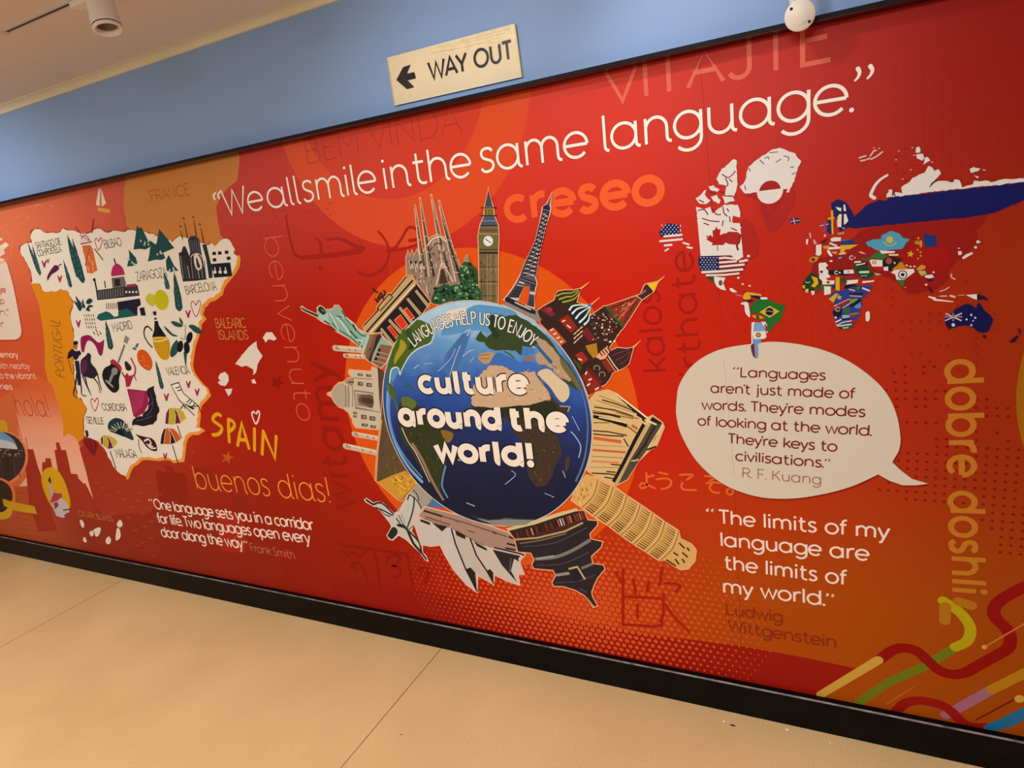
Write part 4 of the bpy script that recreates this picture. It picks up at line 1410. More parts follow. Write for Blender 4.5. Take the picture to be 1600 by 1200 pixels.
# --- green statue on a brown pedestal
A = Art()
sil(A, P('88,400 108,393 150,430 200,452 290,492 298,445 288,412 325,382 368,405 392,436 450,432 498,412 508,380 558,382 600,440 640,520 700,568 752,608 800,678 880,716 950,740 1010,735 1085,720 1100,770 1230,880 1150,1085 1085,1160 975,1095 905,1050 862,985 830,950 830,892 760,842 680,782 590,732 520,692 470,622 440,612 380,592 330,562 270,512 200,482 140,452 98,430', **s1), '#8fb7a6', 1.6, '#f4b890')
A.line(P('95,410 140,440 290,505', **s1), (2.2, 4), '#33402e'); A.fill(P('300,500 360,470 420,470 440,600 380,590 330,560', **s1), '#a9cdbd')
for q, c, w in (('520,510 600,600 700,740', '#c9e2d4', 2.6), ('560,520 660,620 780,800', '#5a8a78', 2), ('600,500 720,600 860,720', '#b9d8c8', 2.4), ('480,600 560,680 700,770 820,880', '#3f6a5c', 2), ('640,540 740,640 830,740 900,760', '#46705f', 2.2), ('700,700 800,800 850,900', '#2c4c44', 2.2), ('440,470 500,560 560,700', '#d4eadc', 1.8), ('380,570 440,610', '#1e302a', 2.2), ('600,440 640,520', '#24382f', 2.2), ('460,640 520,692', '#1e302a', 1.8), ('740,620 770,680', '#1c2c26', 3), ('520,510 600,520', '#2c4a40', 1.4), ('780,800 860,830', '#d0e6da', 2.0), ('820,900 870,780', '#b4d4c6', 2.4)):
    A.line(P(q, **s1), w, c, sm=True)
A.fill(smooth(P('300,430 325,388 365,408 388,440 400,470 365,495 330,470', **s1)), '#26302c'); A.line(P('345,430 372,452', **s1), 1.6, '#7ea494')
A.fill(P('905,745 945,760 880,990 862,985 840,950', **s1), '#a8d0c4')
STA = A.build('landmark_picture', MURAL, 'green robed statue on a brown pedestal')
A = Art()
A.fill(P('950,742 1083,722 1100,770 1075,800 990,980 960,1095 865,1000', **s1), '#7c5a46'); A.fill(P('1030,760 1075,740 1085,775 985,990 960,1090 930,1060 1000,880', **s1), '#3a2a26'); A.fill(P('945,760 1000,745 905,1010 870,995', **s1), '#8e6c54')
A.fill(P('1080,862 1228,885 1150,1085 1085,1155 980,1090 1020,1000', **s1), '#86654e')
for x, y in ((1065, 930), (1050, 985), (1025, 1040)):
    A.fill(P('%d,%d %d,%d %d,%d %d,%d' % (x - 12, y - 18, x + 18, y - 6, x + 8, y + 26, x - 22, y + 14), **s1), '#1c1616'); A.line(P('%d,%d %d,%d' % (x - 30, y + 24, x + 110, y + 60), **s1), 1.2, '#c4a48c', cap=False)
A.fill(ell(460 + 948 / 8, 430 + 925 / 8, 1.2), '#2a1a14')
A.build('pedestal', STA)
# --- domed palace, turned on its side
t = dict(x0=500, y0=530, k=11.43)
A = Art()
for a, b_, w in (('270,155', '730,190', 7.4), ('450,290', '790,312', 5.0), ('610,1690', '1050,1770', 6), ('455,1905', '1020,2025', 7)):
    A.line(P(a + ' ' + b_, **t), w + 2, '#f2b48c'); A.line(P(a + ' ' + b_, **t), w, '#c9b9a2')
    (ax, ay), (bx, by) = P(a + ' ' + b_, **t)
    for f in (.06, .14, .55, .8):
        A.line([(ax + (bx - ax) * f, ay + (by - ay) * f - 2.4), (ax + (bx - ax) * f + .5, ay + (by - ay) * f + 2.4)], 1.6, '#5c4c44', cap=False)
    A.line([(ax + 5, ay - 1.5), (bx, by - 1.5)], 1.6, '#e8dcc8', cap=False)
sil(A, P('440,755 520,700 580,690 520,600 530,548 925,580 940,500 1040,530 1060,900 1090,1350 1100,1440 1050,1605 650,1570 600,1500 590,1430 520,1310 430,1230 340,1200 260,1110 215,1020 145,985 145,965 215,940 270,850 345,780 420,770', **t), '#cdbfa6')
A.fill(smooth(P('215,965 270,855 345,790 430,795 470,860 480,1000 470,1160 425,1225 340,1195 265,1100 220,1010', **t)), '#b7a891')
for i, c in ((0, '#7e6e62'), (28, '#a8988a'), (52, '#6e6058'), (85, '#c8bca8'), (120, '#8c7c70')):
    A.line(P('%d,830 %d,1000 %d,1210' % (460 + i, 475 + i, 465 + i), **t), 1.6, c, cap=False)
A.fill(P('610,900 960,950 950,1290 640,1230', **t), '#8a7c70'); A.fill(P('635,930 950,975 945,1265 660,1205', **t), '#c8bcab'); A.fill(P('660,965 940,1000 935,1230 680,1180', **t), '#8e8074')
A.fill(smooth(P('690,1075 740,1000 800,985 950,1010 945,1220 800,1170 730,1140', **t)), '#6a5348'); A.fill(smooth(P('740,1080 800,1040 940,1070 935,1150 800,1130', **t)), '#4a362e')
for x, y, w, h in ((680, 755, 95, 70), (835, 775, 95, 70), (680, 605, 90, 45), (830, 620, 90, 45), (740, 1345, 100, 75), (890, 1370, 105, 75), (750, 1500, 110, 50), (905, 1530, 100, 50), (600, 1290, 70, 40), (600, 1350, 60, 40)):
    A.fill(P('%d,%d %d,%d %d,%d %d,%d' % (x, y, x + w, y + 10, x + w, y + h + 10, x, y + h), **t), '#5e5048'); A.fill(P('%d,%d %d,%d %d,%d %d,%d' % (x + w * .35, y + h * .35, x + w * .8, y + h * .4, x + w * .8, y + h * .8, x + w * .35, y + h * .75), **t), '#a89a8c')
A.fill(smooth(P('450,750 520,705 600,690 610,790 560,830 500,800', **t)), '#a39074'); A.line(P('520,770 600,760', **t), 2, '#4c4034')
A.line(P('600,690 940,715', **t), 1.2, '#8a7a6a'); A.line(P('640,1235 1080,1300', **t), 1.2, '#8a7a6a')
A.fill(P('1030,480 1130,560 1180,700 1150,900 1130,1143 1145,1300 1100,1430 1060,1000 1040,600', **t), '#5c3f37')
A.build('landmark_picture', MURAL, 'pale domed palace turned sideways')
# --- pyramid
A = Art()
sil(A, '599,596 603,640 606,665 617,692 631,715 648,740 652,754 628,782 622,780 592,753 587,750 590,705 596,655', '#5f4b33')
A.fill('591,752.5 614,742 634,735 652,753 627,781 621,779', '#cf9832')
speck(A, P('610,744 634,737 650,754 622,776'), 50, ['#e6b44c', '#8a5c1c', '#b47c28', '#f0c868'], seed=5, d=(.6, .4)); speck(A, P('598,640 606,670 634,730 594,745'), 40, ['#4a3a26', '#6e5838', '#7a6440'], seed=6)
A.line('597,656 591,705 588.5,750', 1.5, '#d8bc94')
A.build('landmark_picture', MURAL, 'sandy pyramid below the sideways palace')
# --- white statue with outstretched arms
c = dict(x0=560, y0=730, k=8)
A = Art()
A.fill(P('735,195 930,385 870,480 820,540 640,790 400,690 440,600 620,360', **c), '#a39f92')
sil(A, P('85,405 110,390 190,450 260,432 315,450 450,580 520,560 640,330 700,360 750,430 800,540 745,640 700,700 660,790 720,880 800,960 802,1060 850,1110 870,1165 840,1150 780,1060 700,990 600,895 505,840 430,905 385,890 365,850 425,745 400,690 330,600 260,520 180,470 100,430', **c), '#c9c7bd', 1.2, '#f0d8c4')
for q, w, k_ in (('105,405 150,440 190,462', 3.4, DK), ('200,460 265,440 330,470 440,580', 2.8, DK), ('220,500 320,540 430,600', 2.2, DK), ('270,530 340,590 400,610', 1.8, '#4a4a44'), ('640,340 700,390 680,560 620,740', 2.2, '#2a2c28'), ('700,370 760,450 800,540', 2, '#20241e'), ('500,720 600,760 650,860 700,960 790,1060', 4.2, '#1a201c'), ('560,720 640,800 760,930 790,1040', 3.2, '#2c342c'), ('790,1060 850,1145', 3, '#221c1a'), ('510,600 560,700 620,760', 1.8, '#5a5c54'), ('480,640 540,720', 2.2, '#20261e'), ('740,600 760,640 745,690 640,770', 1.6, '#6a6c50'), ('640,340 620,400', 2, '#22221e'), ('760,420 740,340 690,285', 1.6, '#2a2a26'), ('540,590 590,690', 1.2, '#8c8c82')):
    A.line(P(q, **c), w, k_, sm=True)
A.fill(smooth(P('365,855 425,752 478,760 492,820 430,895 390,885', **c)), '#1e2a26'); A.line(P('370,870 400,895', **c), 2.2, '#d8c4b0')
A.build('landmark_picture', MURAL, 'white robed statue with outstretched arms')
# --- sail-roofed opera house
o = dict(x0=660, y0=790, k=8)
A = Art()
A.fill(P('930,400 1140,520 860,480', **c), '#4378b4')
sil(A, P('40,15 500,130 1080,335 1210,425 1225,500 1285,610 1235,660 1215,700 1270,850 1195,850 1215,985 1050,930 900,850 890,975 690,860 685,1075 560,985 400,805 280,600 228,485 110,500 -10,480 -110,180 -60,120', **o), '#cfc5bc', 1.6, '#f2b898')
A.fill(P('40,18 500,132 1080,340 1205,430 1222,500 1180,565 900,525 860,522 760,492 550,380 380,282 20,165 -40,120', **o), '#ab8a7a')
for q, w, k_ in (('30,65 220,120 520,205 1060,385', 1.4, '#4a3230'), ('40,135 350,235', 1.6, '#6a2c28'), ('20,60 250,130', 3.2, '#3c2c2a'), ('1080,385 1160,415', 3, '#2c2222'), ('1060,470 1200,505', 3, '#2c2222'), ('1040,525 1170,555', 3, '#2c2222'), ('570,305 660,335', 1.4, '#5a3c36'), ('880,325 930,345', 3, '#4a2a38'), ('400,180 480,200', 3, '#7a5a60'), ('900,520 1240,600 1280,620', 2.6, '#2a2426'), ('30,160 380,280 560,385 770,495', 1.2, '#6a4c42')):
    A.line(P(q, **o), w, k_, cap=False)
A.fill(P('880,545 1230,625 1200,660 1215,700 1150,660 1110,810 1190,960 1000,745', **o), '#2e272c'); A.line(P('1110,660 1095,820', **o), 2.2, '#5a5458')
A.fill(P('1145,678 1268,855 1190,850', **o), '#cfc6c2')
for q, k_ in (('228,485 330,275 360,262 405,480 525,790 640,1000 684,1072 560,982 400,802 280,598', '#d0c9c4'), ('412,345 560,405 625,430 690,640 822,860 905,975 800,930 640,800 590,770 540,780 470,590', '#c8bdb2'), ('640,445 820,545 860,560 1000,760 1210,985 1050,925 900,845 850,785 800,800 690,620', '#cdc2b6')):
    A.fill(P(q, **o), k_)
for q in ('545,790 605,768 665,832 684,1050 620,940', '805,812 850,788 890,835 890,965', '118,205 315,262 250,320', '410,305 545,372 540,418 430,368', '640,438 805,530 812,562 690,505'):
    A.fill(P(q, **o), '#27221f')
for q in ('365,285 420,480 545,790 690,1070', '600,405 680,620 820,830 895,970'):
    A.line(P(q, **o), 2.6, '#241e1c', cap=False)
A.line(P('-20,180 100,225', **o), 4, '#201c1a', cap=False)
A.build('landmark_picture', MURAL, 'white sail-roofed hall beside the white statue')
# --- dark tiered pagoda roof
p_ = dict(x0=780, y0=800, k=8)
A = Art()
sil(A, P('110,210 430,120 800,0 1060,-20 1110,100 1230,108 1222,165 1130,265 1140,335 1290,370 1272,435 1150,545 1165,645 1300,660 1320,705 1230,815 1185,905 1152,995 1165,1060 1225,1165 1180,1180 1120,1085 1070,1035 960,970 800,920 690,920 668,880 715,790 680,720 440,700 418,655 445,590 400,505 240,490 228,450 200,330', **p_), '#2b252b')
A.fill(P('180,262 700,95 1050,-10 1108,98 820,225 250,378 200,330', **p_), '#4c2620')
for i in range(30):
    x = 190 + i * 30
    A.line(P('%d,%d %d,%d' % (x, 262 - i * 9.5, x + 30, 350 - i * 9.5), **p_), rnd.uniform(1, 2.6), rnd.choice(['#8a3c2c', '#2a1614', '#c87860', '#6a3028', '#1c1010', '#e8dcd0']), cap=False)
A.line(P('110,215 440,135 720,40 980,-40', **p_), 4.4, '#d8c48c', cap=False); A.line(P('200,340 480,320 830,235 1050,130', **p_), 2.6, '#b8a878', cap=False); A.line(P('260,390 520,350 840,265', **p_), 1.8, '#7c7260', cap=False)
for q, w, k_ in (('450,585 700,560 920,475 1140,345', 4.6, '#7e7c76'), ('470,580 690,545', 2.4, '#a8a69c'), ('715,785 880,760', 4.2, '#96948c'), ('1030,700 1165,645', 4, '#77756a'), ('300,430 700,380 1100,190', 1.6, '#4a4450'), ('480,660 800,640 1120,500', 1.6, '#4a4450'), ('700,880 980,860 1200,780', 1.6, '#4a4450'), ('1000,950 1100,1000', 2.2, '#504a54')):
    A.line(P(q, **p_), w, k_, cap=False, sm=True)
A.line(P('880,705 980,680 1070,830', **p_), 2.6, '#c8b878'); A.fill(P('920,740 985,720 1050,830 960,870', **p_), '#241a34')
A.line(P('1105,1080 1180,1170', **p_), 2, '#c8a878')
A.build('landmark_picture', MURAL, 'dark tiered pagoda roof hanging under the globe')
# --- leaning round tower
z = dict(x0=900, y0=740, k=8)
A = Art()
sil(A, P('130,15 275,62 480,158 632,270 800,380 962,492 1112,600 1282,712 1302,810 1445,880 1500,950 1482,1085 1400,1182 1310,1192 1240,1152 1110,1062 1050,1085 880,972 720,872 560,762 402,642 222,532 75,420 -50,330 0,190', **z), '#dcae66')
bands = [((270, 78), (80, 412)), ((462, 165), (228, 525)), ((632, 278), (402, 640)), ((800, 388), (560, 760)), ((955, 498), (722, 870)), ((1110, 605), (880, 970)), ((1282, 720), (1050, 1082))]
for i in range(6):
    (a0, b0), (a1, b1) = bands[i], bands[i + 1]
    n = 15
    for j in range(n):
        f = (j + .5) / n
        bow = 34 * math.sin(math.pi * f)
        x0_, y0_ = a0[0] + (b0[0] - a0[0]) * f + bow * .8, a0[1] + (b0[1] - a0[1]) * f + bow * .5
        x1_, y1_ = a1[0] + (b1[0] - a1[0]) * f + bow * .8, a1[1] + (b1[1] - a1[1]) * f + bow * .5
        q = [(x0_ + (x1_ - x0_) * .22, y0_ + (y1_ - y0_) * .22), (x0_ + (x1_ - x0_) * .84, y0_ + (y1_ - y0_) * .84)]
        A.line([(900 + u / 8, 740 + v / 8) for u, v in q], (.7, 1.7) if j < 11 else (1.6, 2.2), rnd.choice(['#6a4420', '#4a2c14', '#8a5c2c']), cap=False)
for a, b_ in bands:
    m = ((a[0] + b_[0]) / 2 + 40, (a[1] + b_[1]) / 2 + 24)
    A.line(smooth([(900 + u / 8, 740 + v / 8) for u, v in (a, m, b_)], False), 2.8, '#a8803c'); A.line(smooth([(898.7 + u / 8, 739.2 + v / 8) for u, v in (a, m, b_)], False), 1.0, '#f0cf90')
speck(A, P('20,60 260,90 90,390 -30,320', **z), 26, ['#8a6428', '#f0d090', '#b08838'], seed=8)
for q in ('1290,860 1360,930', '1330,980 1400,1040', '1220,980 1280,1020', '1130,1070 1250,1150', '1390,920 1420,960', '1330,1060 1360,1110', '1240,1060 1290,1130'):
    A.line(P(q, **z), 2.6, '#4a2c14', cap=False)
A.build('landmark_picture', MURAL, 'yellow leaning round tower')
# --- temple with columns and pediment
q_ = dict(x0=900, y0=610, k=8)
A = Art()
sil(A, P('170,130 255,25 400,-5 505,38 900,345 960,312 1082,402 1100,455 1000,700 930,730 780,880 640,1110 485,1192 430,1150 285,1095 130,985 185,700 200,400', **q_), '#dcba80')
A.fill(P('500,45 900,350 850,420 740,300 640,180 560,110', **q_), '#231a14')
for i in range(6):
    A.line(P('%d,%d %d,%d' % (440 + i * 66, 70 + i * 56, 560 + i * 64, 115 + i * 60), **q_), 3.0, '#e0c088', cap=True)
A.line(P('515,48 905,352', **q_), 2.2, '#f4e2ba')
A.fill(P('962,330 1080,402 1000,590 800,862 640,1110 485,1190 560,1060 780,700 930,430', **q_), '#54463a'); A.line(P('890,430 760,660 640,900 500,1180', **q_), 5.0, '#cba878', cap=False); A.line(P('1000,420 860,680 700,900', **q_), 3.5, '#2c2824', cap=False)
A.line(P('850,420 740,620 600,900 470,1140', **q_), 5.0, '#1a1512', cap=False); A.line(P('1085,425 900,720', **q_), 1.4, '#f0dcb4', cap=False); A.line(P('1000,700 900,735', **q_), 3, '#3a2c20'); A.line(P('700,880 780,862', **q_), 2, '#e0c898')
A.fill(P('925,370 960,325 1070,400 1040,420', **q_), '#1e1a18'); A.line(P('870,365 1000,420', **q_), 3.0, '#ecd4a0')
for q, w, k_ in (('290,60 640,190', 1, '#8a6a38'), ('260,120 740,280', 1, '#8a6a38'), ('220,180 800,350', .9, '#a88450'), ('210,250 480,300 720,350', 1.4, '#6a4a24'), ('330,115 520,170 700,240', 2.2, '#4a3018'), ('230,205 480,240 720,320', 2.0, '#4a3018'), ('215,275 420,300 560,335', 2.6, '#2a1c12'), ('210,500 420,515 640,560', 2.0, '#3a2616'), ('200,1030 420,1040 520,1060', 2.2, '#4a3018'), ('220,320 420,370 640,440', 5.5, '#1c1410'), ('290,330 620,400', 1.6, '#f2e2be'), ('220,400 420,400', 1.4, '#6a4a24'), ('220,540 400,560 600,570', 2.2, '#4a3018'), ('220,590 570,640', 5, '#d4642e'), ('210,740 620,770', 3.4, '#cc6430'), ('200,880 540,900', 3, '#d88a58'), ('500,270 740,340 780,350', 2, '#a87848'), ('700,430 770,480', 4, '#c85c30'), ('200,680 620,700', 1, '#a88450'), ('200,820 590,840', 1, '#8a6438'), ('180,960 540,960', 1, '#a88450'), ('380,1010 500,1020', 2, '#4a3018'), ('440,920 560,930', 2, '#3a2414'), ('360,1080 480,1100', 2, '#3a2414'), ('640,440 760,530', 1.6, '#2a1c12'), ('600,600 660,700', 2, '#2a1c12')):
    A.line(P(q, **q_), w, k_, cap=False)
A.build('landmark_picture', MURAL, 'tan columned temple right of the globe')
# --- striped onion-domed cathedral
b8 = dict(x0=840, y0=430, k=8)
A = Art()
sil(A, P('5,440 60,400 215,310 235,250 260,200 350,185 450,188 540,165 515,250 490,340 600,372 668,368 655,450 660,510 835,385 870,385 1230,260 1290,240 1340,125 1375,108 1505,82 1450,200 1345,275 1290,320 1140,560 1075,655 1040,690 900,900 880,960 1000,905 1120,918 1200,900 1175,990 1145,1100 1060,1165 940,1215 905,1290 850,1360 760,1400 640,1500 560,1300 430,1080 290,890 160,720 40,600', **b8), '#38231f')
for q, k_ in (('40,430 100,395 230,480 180,520', '#7a2a38'), ('100,420 160,390 200,440 140,460', '#a82c48'), ('0,510 60,540 40,580', '#8a4a40'), ('270,560 380,490 500,650 420,720', '#96291c'), ('120,700 205,650 365,830 285,885', '#c4562a'), ('540,700 620,650 730,800 660,830', '#7c2028'), ('600,880 740,845 762,1010 700,1035 640,960', '#b4801e'), ('470,990 560,950 635,1050 555,1120', '#a22c1c'), ('800,1080 870,1040 960,1180 900,1220', '#8a2a22'), ('560,1250 640,1190 810,1400 660,1490', '#8e2a20'), ('440,1040 500,1080 560,1160 530,1180', '#3a5a20'), ('600,1170 640,1150 820,1330 780,1360', '#701c1c'), ('880,470 960,540 920,560', '#8c2c38')):
    A.fill(P(q, **b8), k_)
for q in ('370,620 420,660', '310,580 350,560', '160,690 200,670', '200,740 240,720', '240,790 280,770', '280,840 320,820', '510,1040 560,1060', '640,1310 680,1290', '720,1430 770,1400', '600,1240 620,1200', '620,1380 660,1350'):
    A.line(P(q, **b8), 2.2, '#f0dcc8', cap=False)
for i in range(9):
    A.line(P('%d,%d %d,%d' % (460 + (i % 3) * 38, 735 - (i % 3) * 35 + (i // 3) * 55, 485 + (i % 3) * 38, 712 - (i % 3) * 35 + (i // 3) * 55), **b8), 1.8, '#ecc8a0')
for i in range(60):
    u, v = rnd.random(), rnd.random()
    x, y = 680 + 330 * u + 10 * v - 100 * v * 0 - 130 * (1 - u) * 0, 560 - 120 * (1 - abs(u - .4)) + 330 * v + 60 * u
    if 660 < x < 1050 and y < 980 - (x - 760) * .7:
        A.fill(ell(840 + x / 8, 430 + y / 8, rnd.uniform(.8, 2.1), rnd.uniform(.8, 1.8), n=8), rnd.choice(['#e8c0a8', '#c87060', '#f0e8d8', '#6a8a58', '#a03030', '#d8a080']))
A.fill(P('850,388 1228,262 1292,312 1135,555 1078,648', **b8), '#8f3122')
for q, w, k_ in (('860,392 960,500 1072,645', 4.5, '#35592c'), ('1250,290 960,520', 1, '#d87848'), ('1250,290 1080,600', 1.2, '#3a1a14'), ('1200,290 900,420', 1.4, '#4a1a14'), ('1230,300 1010,560', .9, '#e89868')):
    A.line(P(q, **b8), w, k_, cap=False)
speck(A, P('930,410 1130,340 1180,400 1050,560', **b8), 16, ['#d87040', '#5a1c14', '#e8b080'], w=(.6, 1.4), seed=9, d=(.7, -.5))
A.fill(P('1230,262 1285,240 1345,130 1440,215 1345,272 1285,318', **b8), '#3c262e'); A.line(P('1240,260 1300,300', **b8), 1.6, '#d8c088'); A.line(P('1300,230 1350,190', **b8), 3, '#8a6c5c'); A.fill(P('1372,110 1505,82 1452,200', **b8), '#f2c21a')
for a, b_ in (('1500,85', '1590,10'), ('545,165', '650,85'), ('670,368', '780,275'), ('1197,902', '1290,815')):
    A.line(P(a + ' ' + b_, **b8), (3, .9), '#f2ac58')
A.line(P('890,1010 960,1120 1010,1180', **b8), 1.8, '#f0c8a8'); A.line(P('870,1040 930,1130 975,1195', **b8), 1.4, '#d8a080')
A.fill(P('730,1020 780,960 880,880 900,960 850,1040 790,1055', **b8), '#f0a888')
for i in range(4):
    A.line(P('%d,%d %d,%d' % (780 + i * 32, 960 - i * 20, 815 + i * 32, 1010 - i * 20), **b8), 2, '#4a1c18', cap=False)
for x, y in ((745, 1160), (810, 1240)):
    A.line(ell(840 + x / 8, 430 + y / 8, 4.6, 4.2, a0=150, a1=400), 1.2, '#a8a070')
CAT = A.build('landmark_picture', MURAL, 'striped onion-domed cathedral')
A = Art()
A.fill(smooth(P('235,255 262,205 350,190 450,192 542,170 512,250 450,345 400,372 300,335', **b8)), '#34351c')
for q in ('250,255 320,225 420,220 515,185', '275,300 360,270 440,260 520,200', '320,335 420,310 480,280 515,230'):
    A.line(P(q, **b8), (2.2, 1.2), '#bcb43c', sm=True)
A.build('onion_dome', CAT)
A = Art()
A.fill(smooth(P('392,440 430,375 510,362 600,380 668,372 652,460 660,540 620,612 560,622 480,560', **b8)), '#18242f')
for q in ('405,430 440,385 520,370 650,378', '440,475 490,425 560,400 655,385', '485,535 530,480 600,430 658,392', '530,585 590,530 630,470 658,400', '590,612 640,560 655,480'):
    A.line(P(q, **b8), (3.4, 1.2), '#d8ecf6', sm=True)
A.line(P('640,372 668,375', **b8), 4, '#4a7ab8')
A.build('onion_dome', CAT)
A = Art()
A.fill(smooth(P('900,1000 925,945 1000,912 1120,922 1192,905 1172,990 1142,1100 1060,1162 1010,1130', **b8)), '#3f2428')
for q in ('940,1000 1040,960 1150,930', '980,1060 1080,1010 1160,950', '1030,1110 1110,1060 1160,980'):
    A.line(P(q, **b8), 1.0, '#7a4a44', sm=True)
A.build('onion_dome', CAT)
# --- clock tower
A = Art()
sil(A, '764,294 767,312 771,323 773,338 776,345 779,352 780,372 779,392 778.5,474 750,474 749,392 748,370 751,352 754,345 757,338 758,323 761,312', '#776748')
A.fill('764,296 770.5,323 758,323', '#3c4a5a'); A.fill('758,323 771,323 773,338 757,338', '#a8945c'); A.fill('757,338 773,338 779,352 752,352', '#47586c')
for y, w, k_ in ((324.5, 1.6, '#1e1c1a'), (337, 1.8, '#22201e'), (345, .9, '#8aa0b4'), (352.5, 1.6, '#1c1a18'), (360, 4, '#6a5234'), (365.5, 1.2, '#b8a068'), (390, 1.4, '#2a2418'), (395, 2.6, '#1c1814'), (417, 1.2, '#3a301e'), (420, .9, '#a8925c'), (440, 1.6, '#2a2418'), (443, 1, '#a08a58'), (462, 1.4, '#3a2e22')):
    A.line([(752 if y < 353 else 749.5, y), (777 if y < 353 else 779, y)], w, k_, cap=False)
for i in range(6):
    x = 753 + i * 4.6
    A.line([(x, 397), (x + .5, 472)], 1.0, rnd.choice(['#4e4028', '#a08c5c', '#594a30']), cap=False)
speck(A, P('751,398 778,398 778,470 751,470'), 40, ['#54452c', '#a8905e', '#8c764c', '#3c3020'], w=(.6, 1.5), seed=14)
A.fill('757,326 772,326 772,336 758,336', '#8c7a3c'); A.line('760,327 760,336', 1.2, '#33291c', cap=False); A.line('765,327 765,336', 1.2, '#33291c', cap=False); A.line('769,327 769,336', 1.2, '#33291c', cap=False)
TWR = A.build('landmark_picture', MURAL, 'square clock tower with pointed roof')
A = Art()
A.fill('749,368 779,368 779,389 749,389', '#6e6c3a'); A.fill(ell(763.5, 376.5, 9.2, 9.6), '#4c4a28'); A.fill(ell(763.5, 376.5, 7.8, 8.4), '#efeef2')
for i in range(12):
    a = math.radians(30 * i)
    A.line([(763.5 + 5.6 * math.cos(a), 376.5 + 6 * math.sin(a)), (763.5 + 7.2 * math.cos(a), 376.5 + 7.8 * math.sin(a))], .8, '#4a4a58', cap=False)
A.line('763.5,376.5 759.5,373.5', 1.4, '#15151c'); A.line('763.5,376.5 767,379', 1.4, '#15151c')
A.build('clock_face', TWR)
# --- iron lattice tower
e_ = dict(x0=780, y0=270, k=5.714)
A = Art()
A.fill('789,466 797,463 840,484 846,500 838,504 790,482', '#8d857c')
sil(A, P('470,190 455,285 460,315 452,360 425,440 400,520 372,640 350,760 330,870 322,930 338,985 330,1010 312,1100 315,1200 245,1180 262,1080 232,1010 190,1090 160,1160 50,1130 120,1040 180,940 200,900 240,800 290,700 330,610 365,470 388,350 395,310 430,282', **e_), '#5c5660', 1.8, '#f6c0a8')
A.fill(P('232,1012 275,1015 270,1090 250,1180 170,1150 195,1085', **e_), '#e0570f')
for i in range(15):
    f, g_ = i / 15, (i + 1) / 15
    ed = lambda f: (390 - 195 * f ** 1.25, 448 - 128 * f ** 1.1, 360 + 560 * f)
    l0, r0, y0_ = ed(f); l1, r1, y1_ = ed(g_)
    A.line(P('%.0f,%.0f %.0f,%.0f' % (l0, y0_, r1, y1_), **e_), 1.5, '#e4d6d2', cap=False); A.line(P('%.0f,%.0f %.0f,%.0f' % (r0, y0_, l1, y1_), **e_), 1.5, '#15151f', cap=False)
    A.line(P('%.0f,%.0f %.0f,%.0f' % (l0, y0_, r0, y0_ + 8), **e_), 1.2, '#22222e', cap=False); A.line(P('%.0f,%.0f %.0f,%.0f' % ((l0 + r0) / 2, y0_, (l1 + r1) / 2, y1_), **e_), 1.6, '#2a2a36' if i % 2 else '#8c8088', cap=False)
for q in ('392,350 330,610 240,800 198,905', '448,362 400,520 350,760 325,925'):
    A.line(P(q, **e_), 1.6, '#22222c', cap=False)
for i in range(22):
    f = i / 21
    A.line(P('%.0f,%.0f %.0f,%.0f' % (190 - 120 * f, 960 + 170 * f, 232 - 60 * f, 975 + 160 * f), **e_), 1.2, rnd.choice(['#1c1c26', '#d8ccc8', '#3a3a44']), cap=False); A.line(P('%.0f,%.0f %.0f,%.0f' % (285 - 20 * f, 1000 + 180 * f, 325 - 8 * f, 1005 + 190 * f), **e_), 1.2, rnd.choice(['#1c1c26', '#d8ccc8', '#3a3a44']), cap=False)
A.fill(P('185,925 338,975 332,1012 180,962', **e_), '#2a2e3e'); A.line(P('190,945 330,992', **e_), 1, '#8a90a8'); A.fill(P('395,300 430,280 458,312 452,362 388,345', **e_), '#23263a'); A.line(P('392,325 455,342', **e_), 1, '#8c94b0'); A.line(P('470,195 435,285', **e_), (.8, 2), '#4a3038')
A.fill(P('320,40 360,30 700,205 700,248 640,235 320,82', **g2), '#24242a'); A.line(P('440,95 640,190', **g2), 2, '#d8ccc0', cap=False); A.line(P('280,120 700,330', **g2), 2, '#b8aea4', cap=False)
A.build('landmark_picture', MURAL, 'iron lattice tower leaning right')
# --- trees by the clock tower
tr = dict(x0=620, y0=380, k=10)
A = Art()
for q, s_ in (('985,420 1010,360 1060,290 1130,290 1200,360 1245,390 1270,480 1285,620 1290,900 1200,910 1000,900 900,880 960,740 1000,640 1000,520', 1), ('545,880 580,780 640,700 760,640 850,660 960,640 1020,700 1100,720 1290,700 1290,920 1000,920 850,900 700,940 600,950 560,930', 2)):
    A.fill(jag(smooth(P(q, **tr)), .9, s_, 3), '#2a5232')
for i in range(120):
    if i % 2:
        x, y = rnd.uniform(995, 1270), rnd.uniform(310, 880)
        if y < 420 and (x < 1020 or x > 1190):
            continue
    else:
        x, y = rnd.uniform(580, 1280), rnd.uniform(690, 900)
    A.fill(ell(620 + x / 10, 380 + y / 10, rnd.uniform(1, 3.6), rnd.uniform(1, 2.8), n=8), rnd.choice(['#4c7f48', '#16301f', '#122018', '#3d7045', '#3d7045', '#0f1a16', '#88b078', '#1c3c28']))
A.line(P('1060,270 1080,200 1110,180 1130,260', **tr), 1.4, '#f0dcc0'); A.fill(P('1050,290 1085,170 1110,180 1150,290', **tr), '#a08c70')
A.build('landmark_picture', MURAL, 'dark green trees by the clock tower')

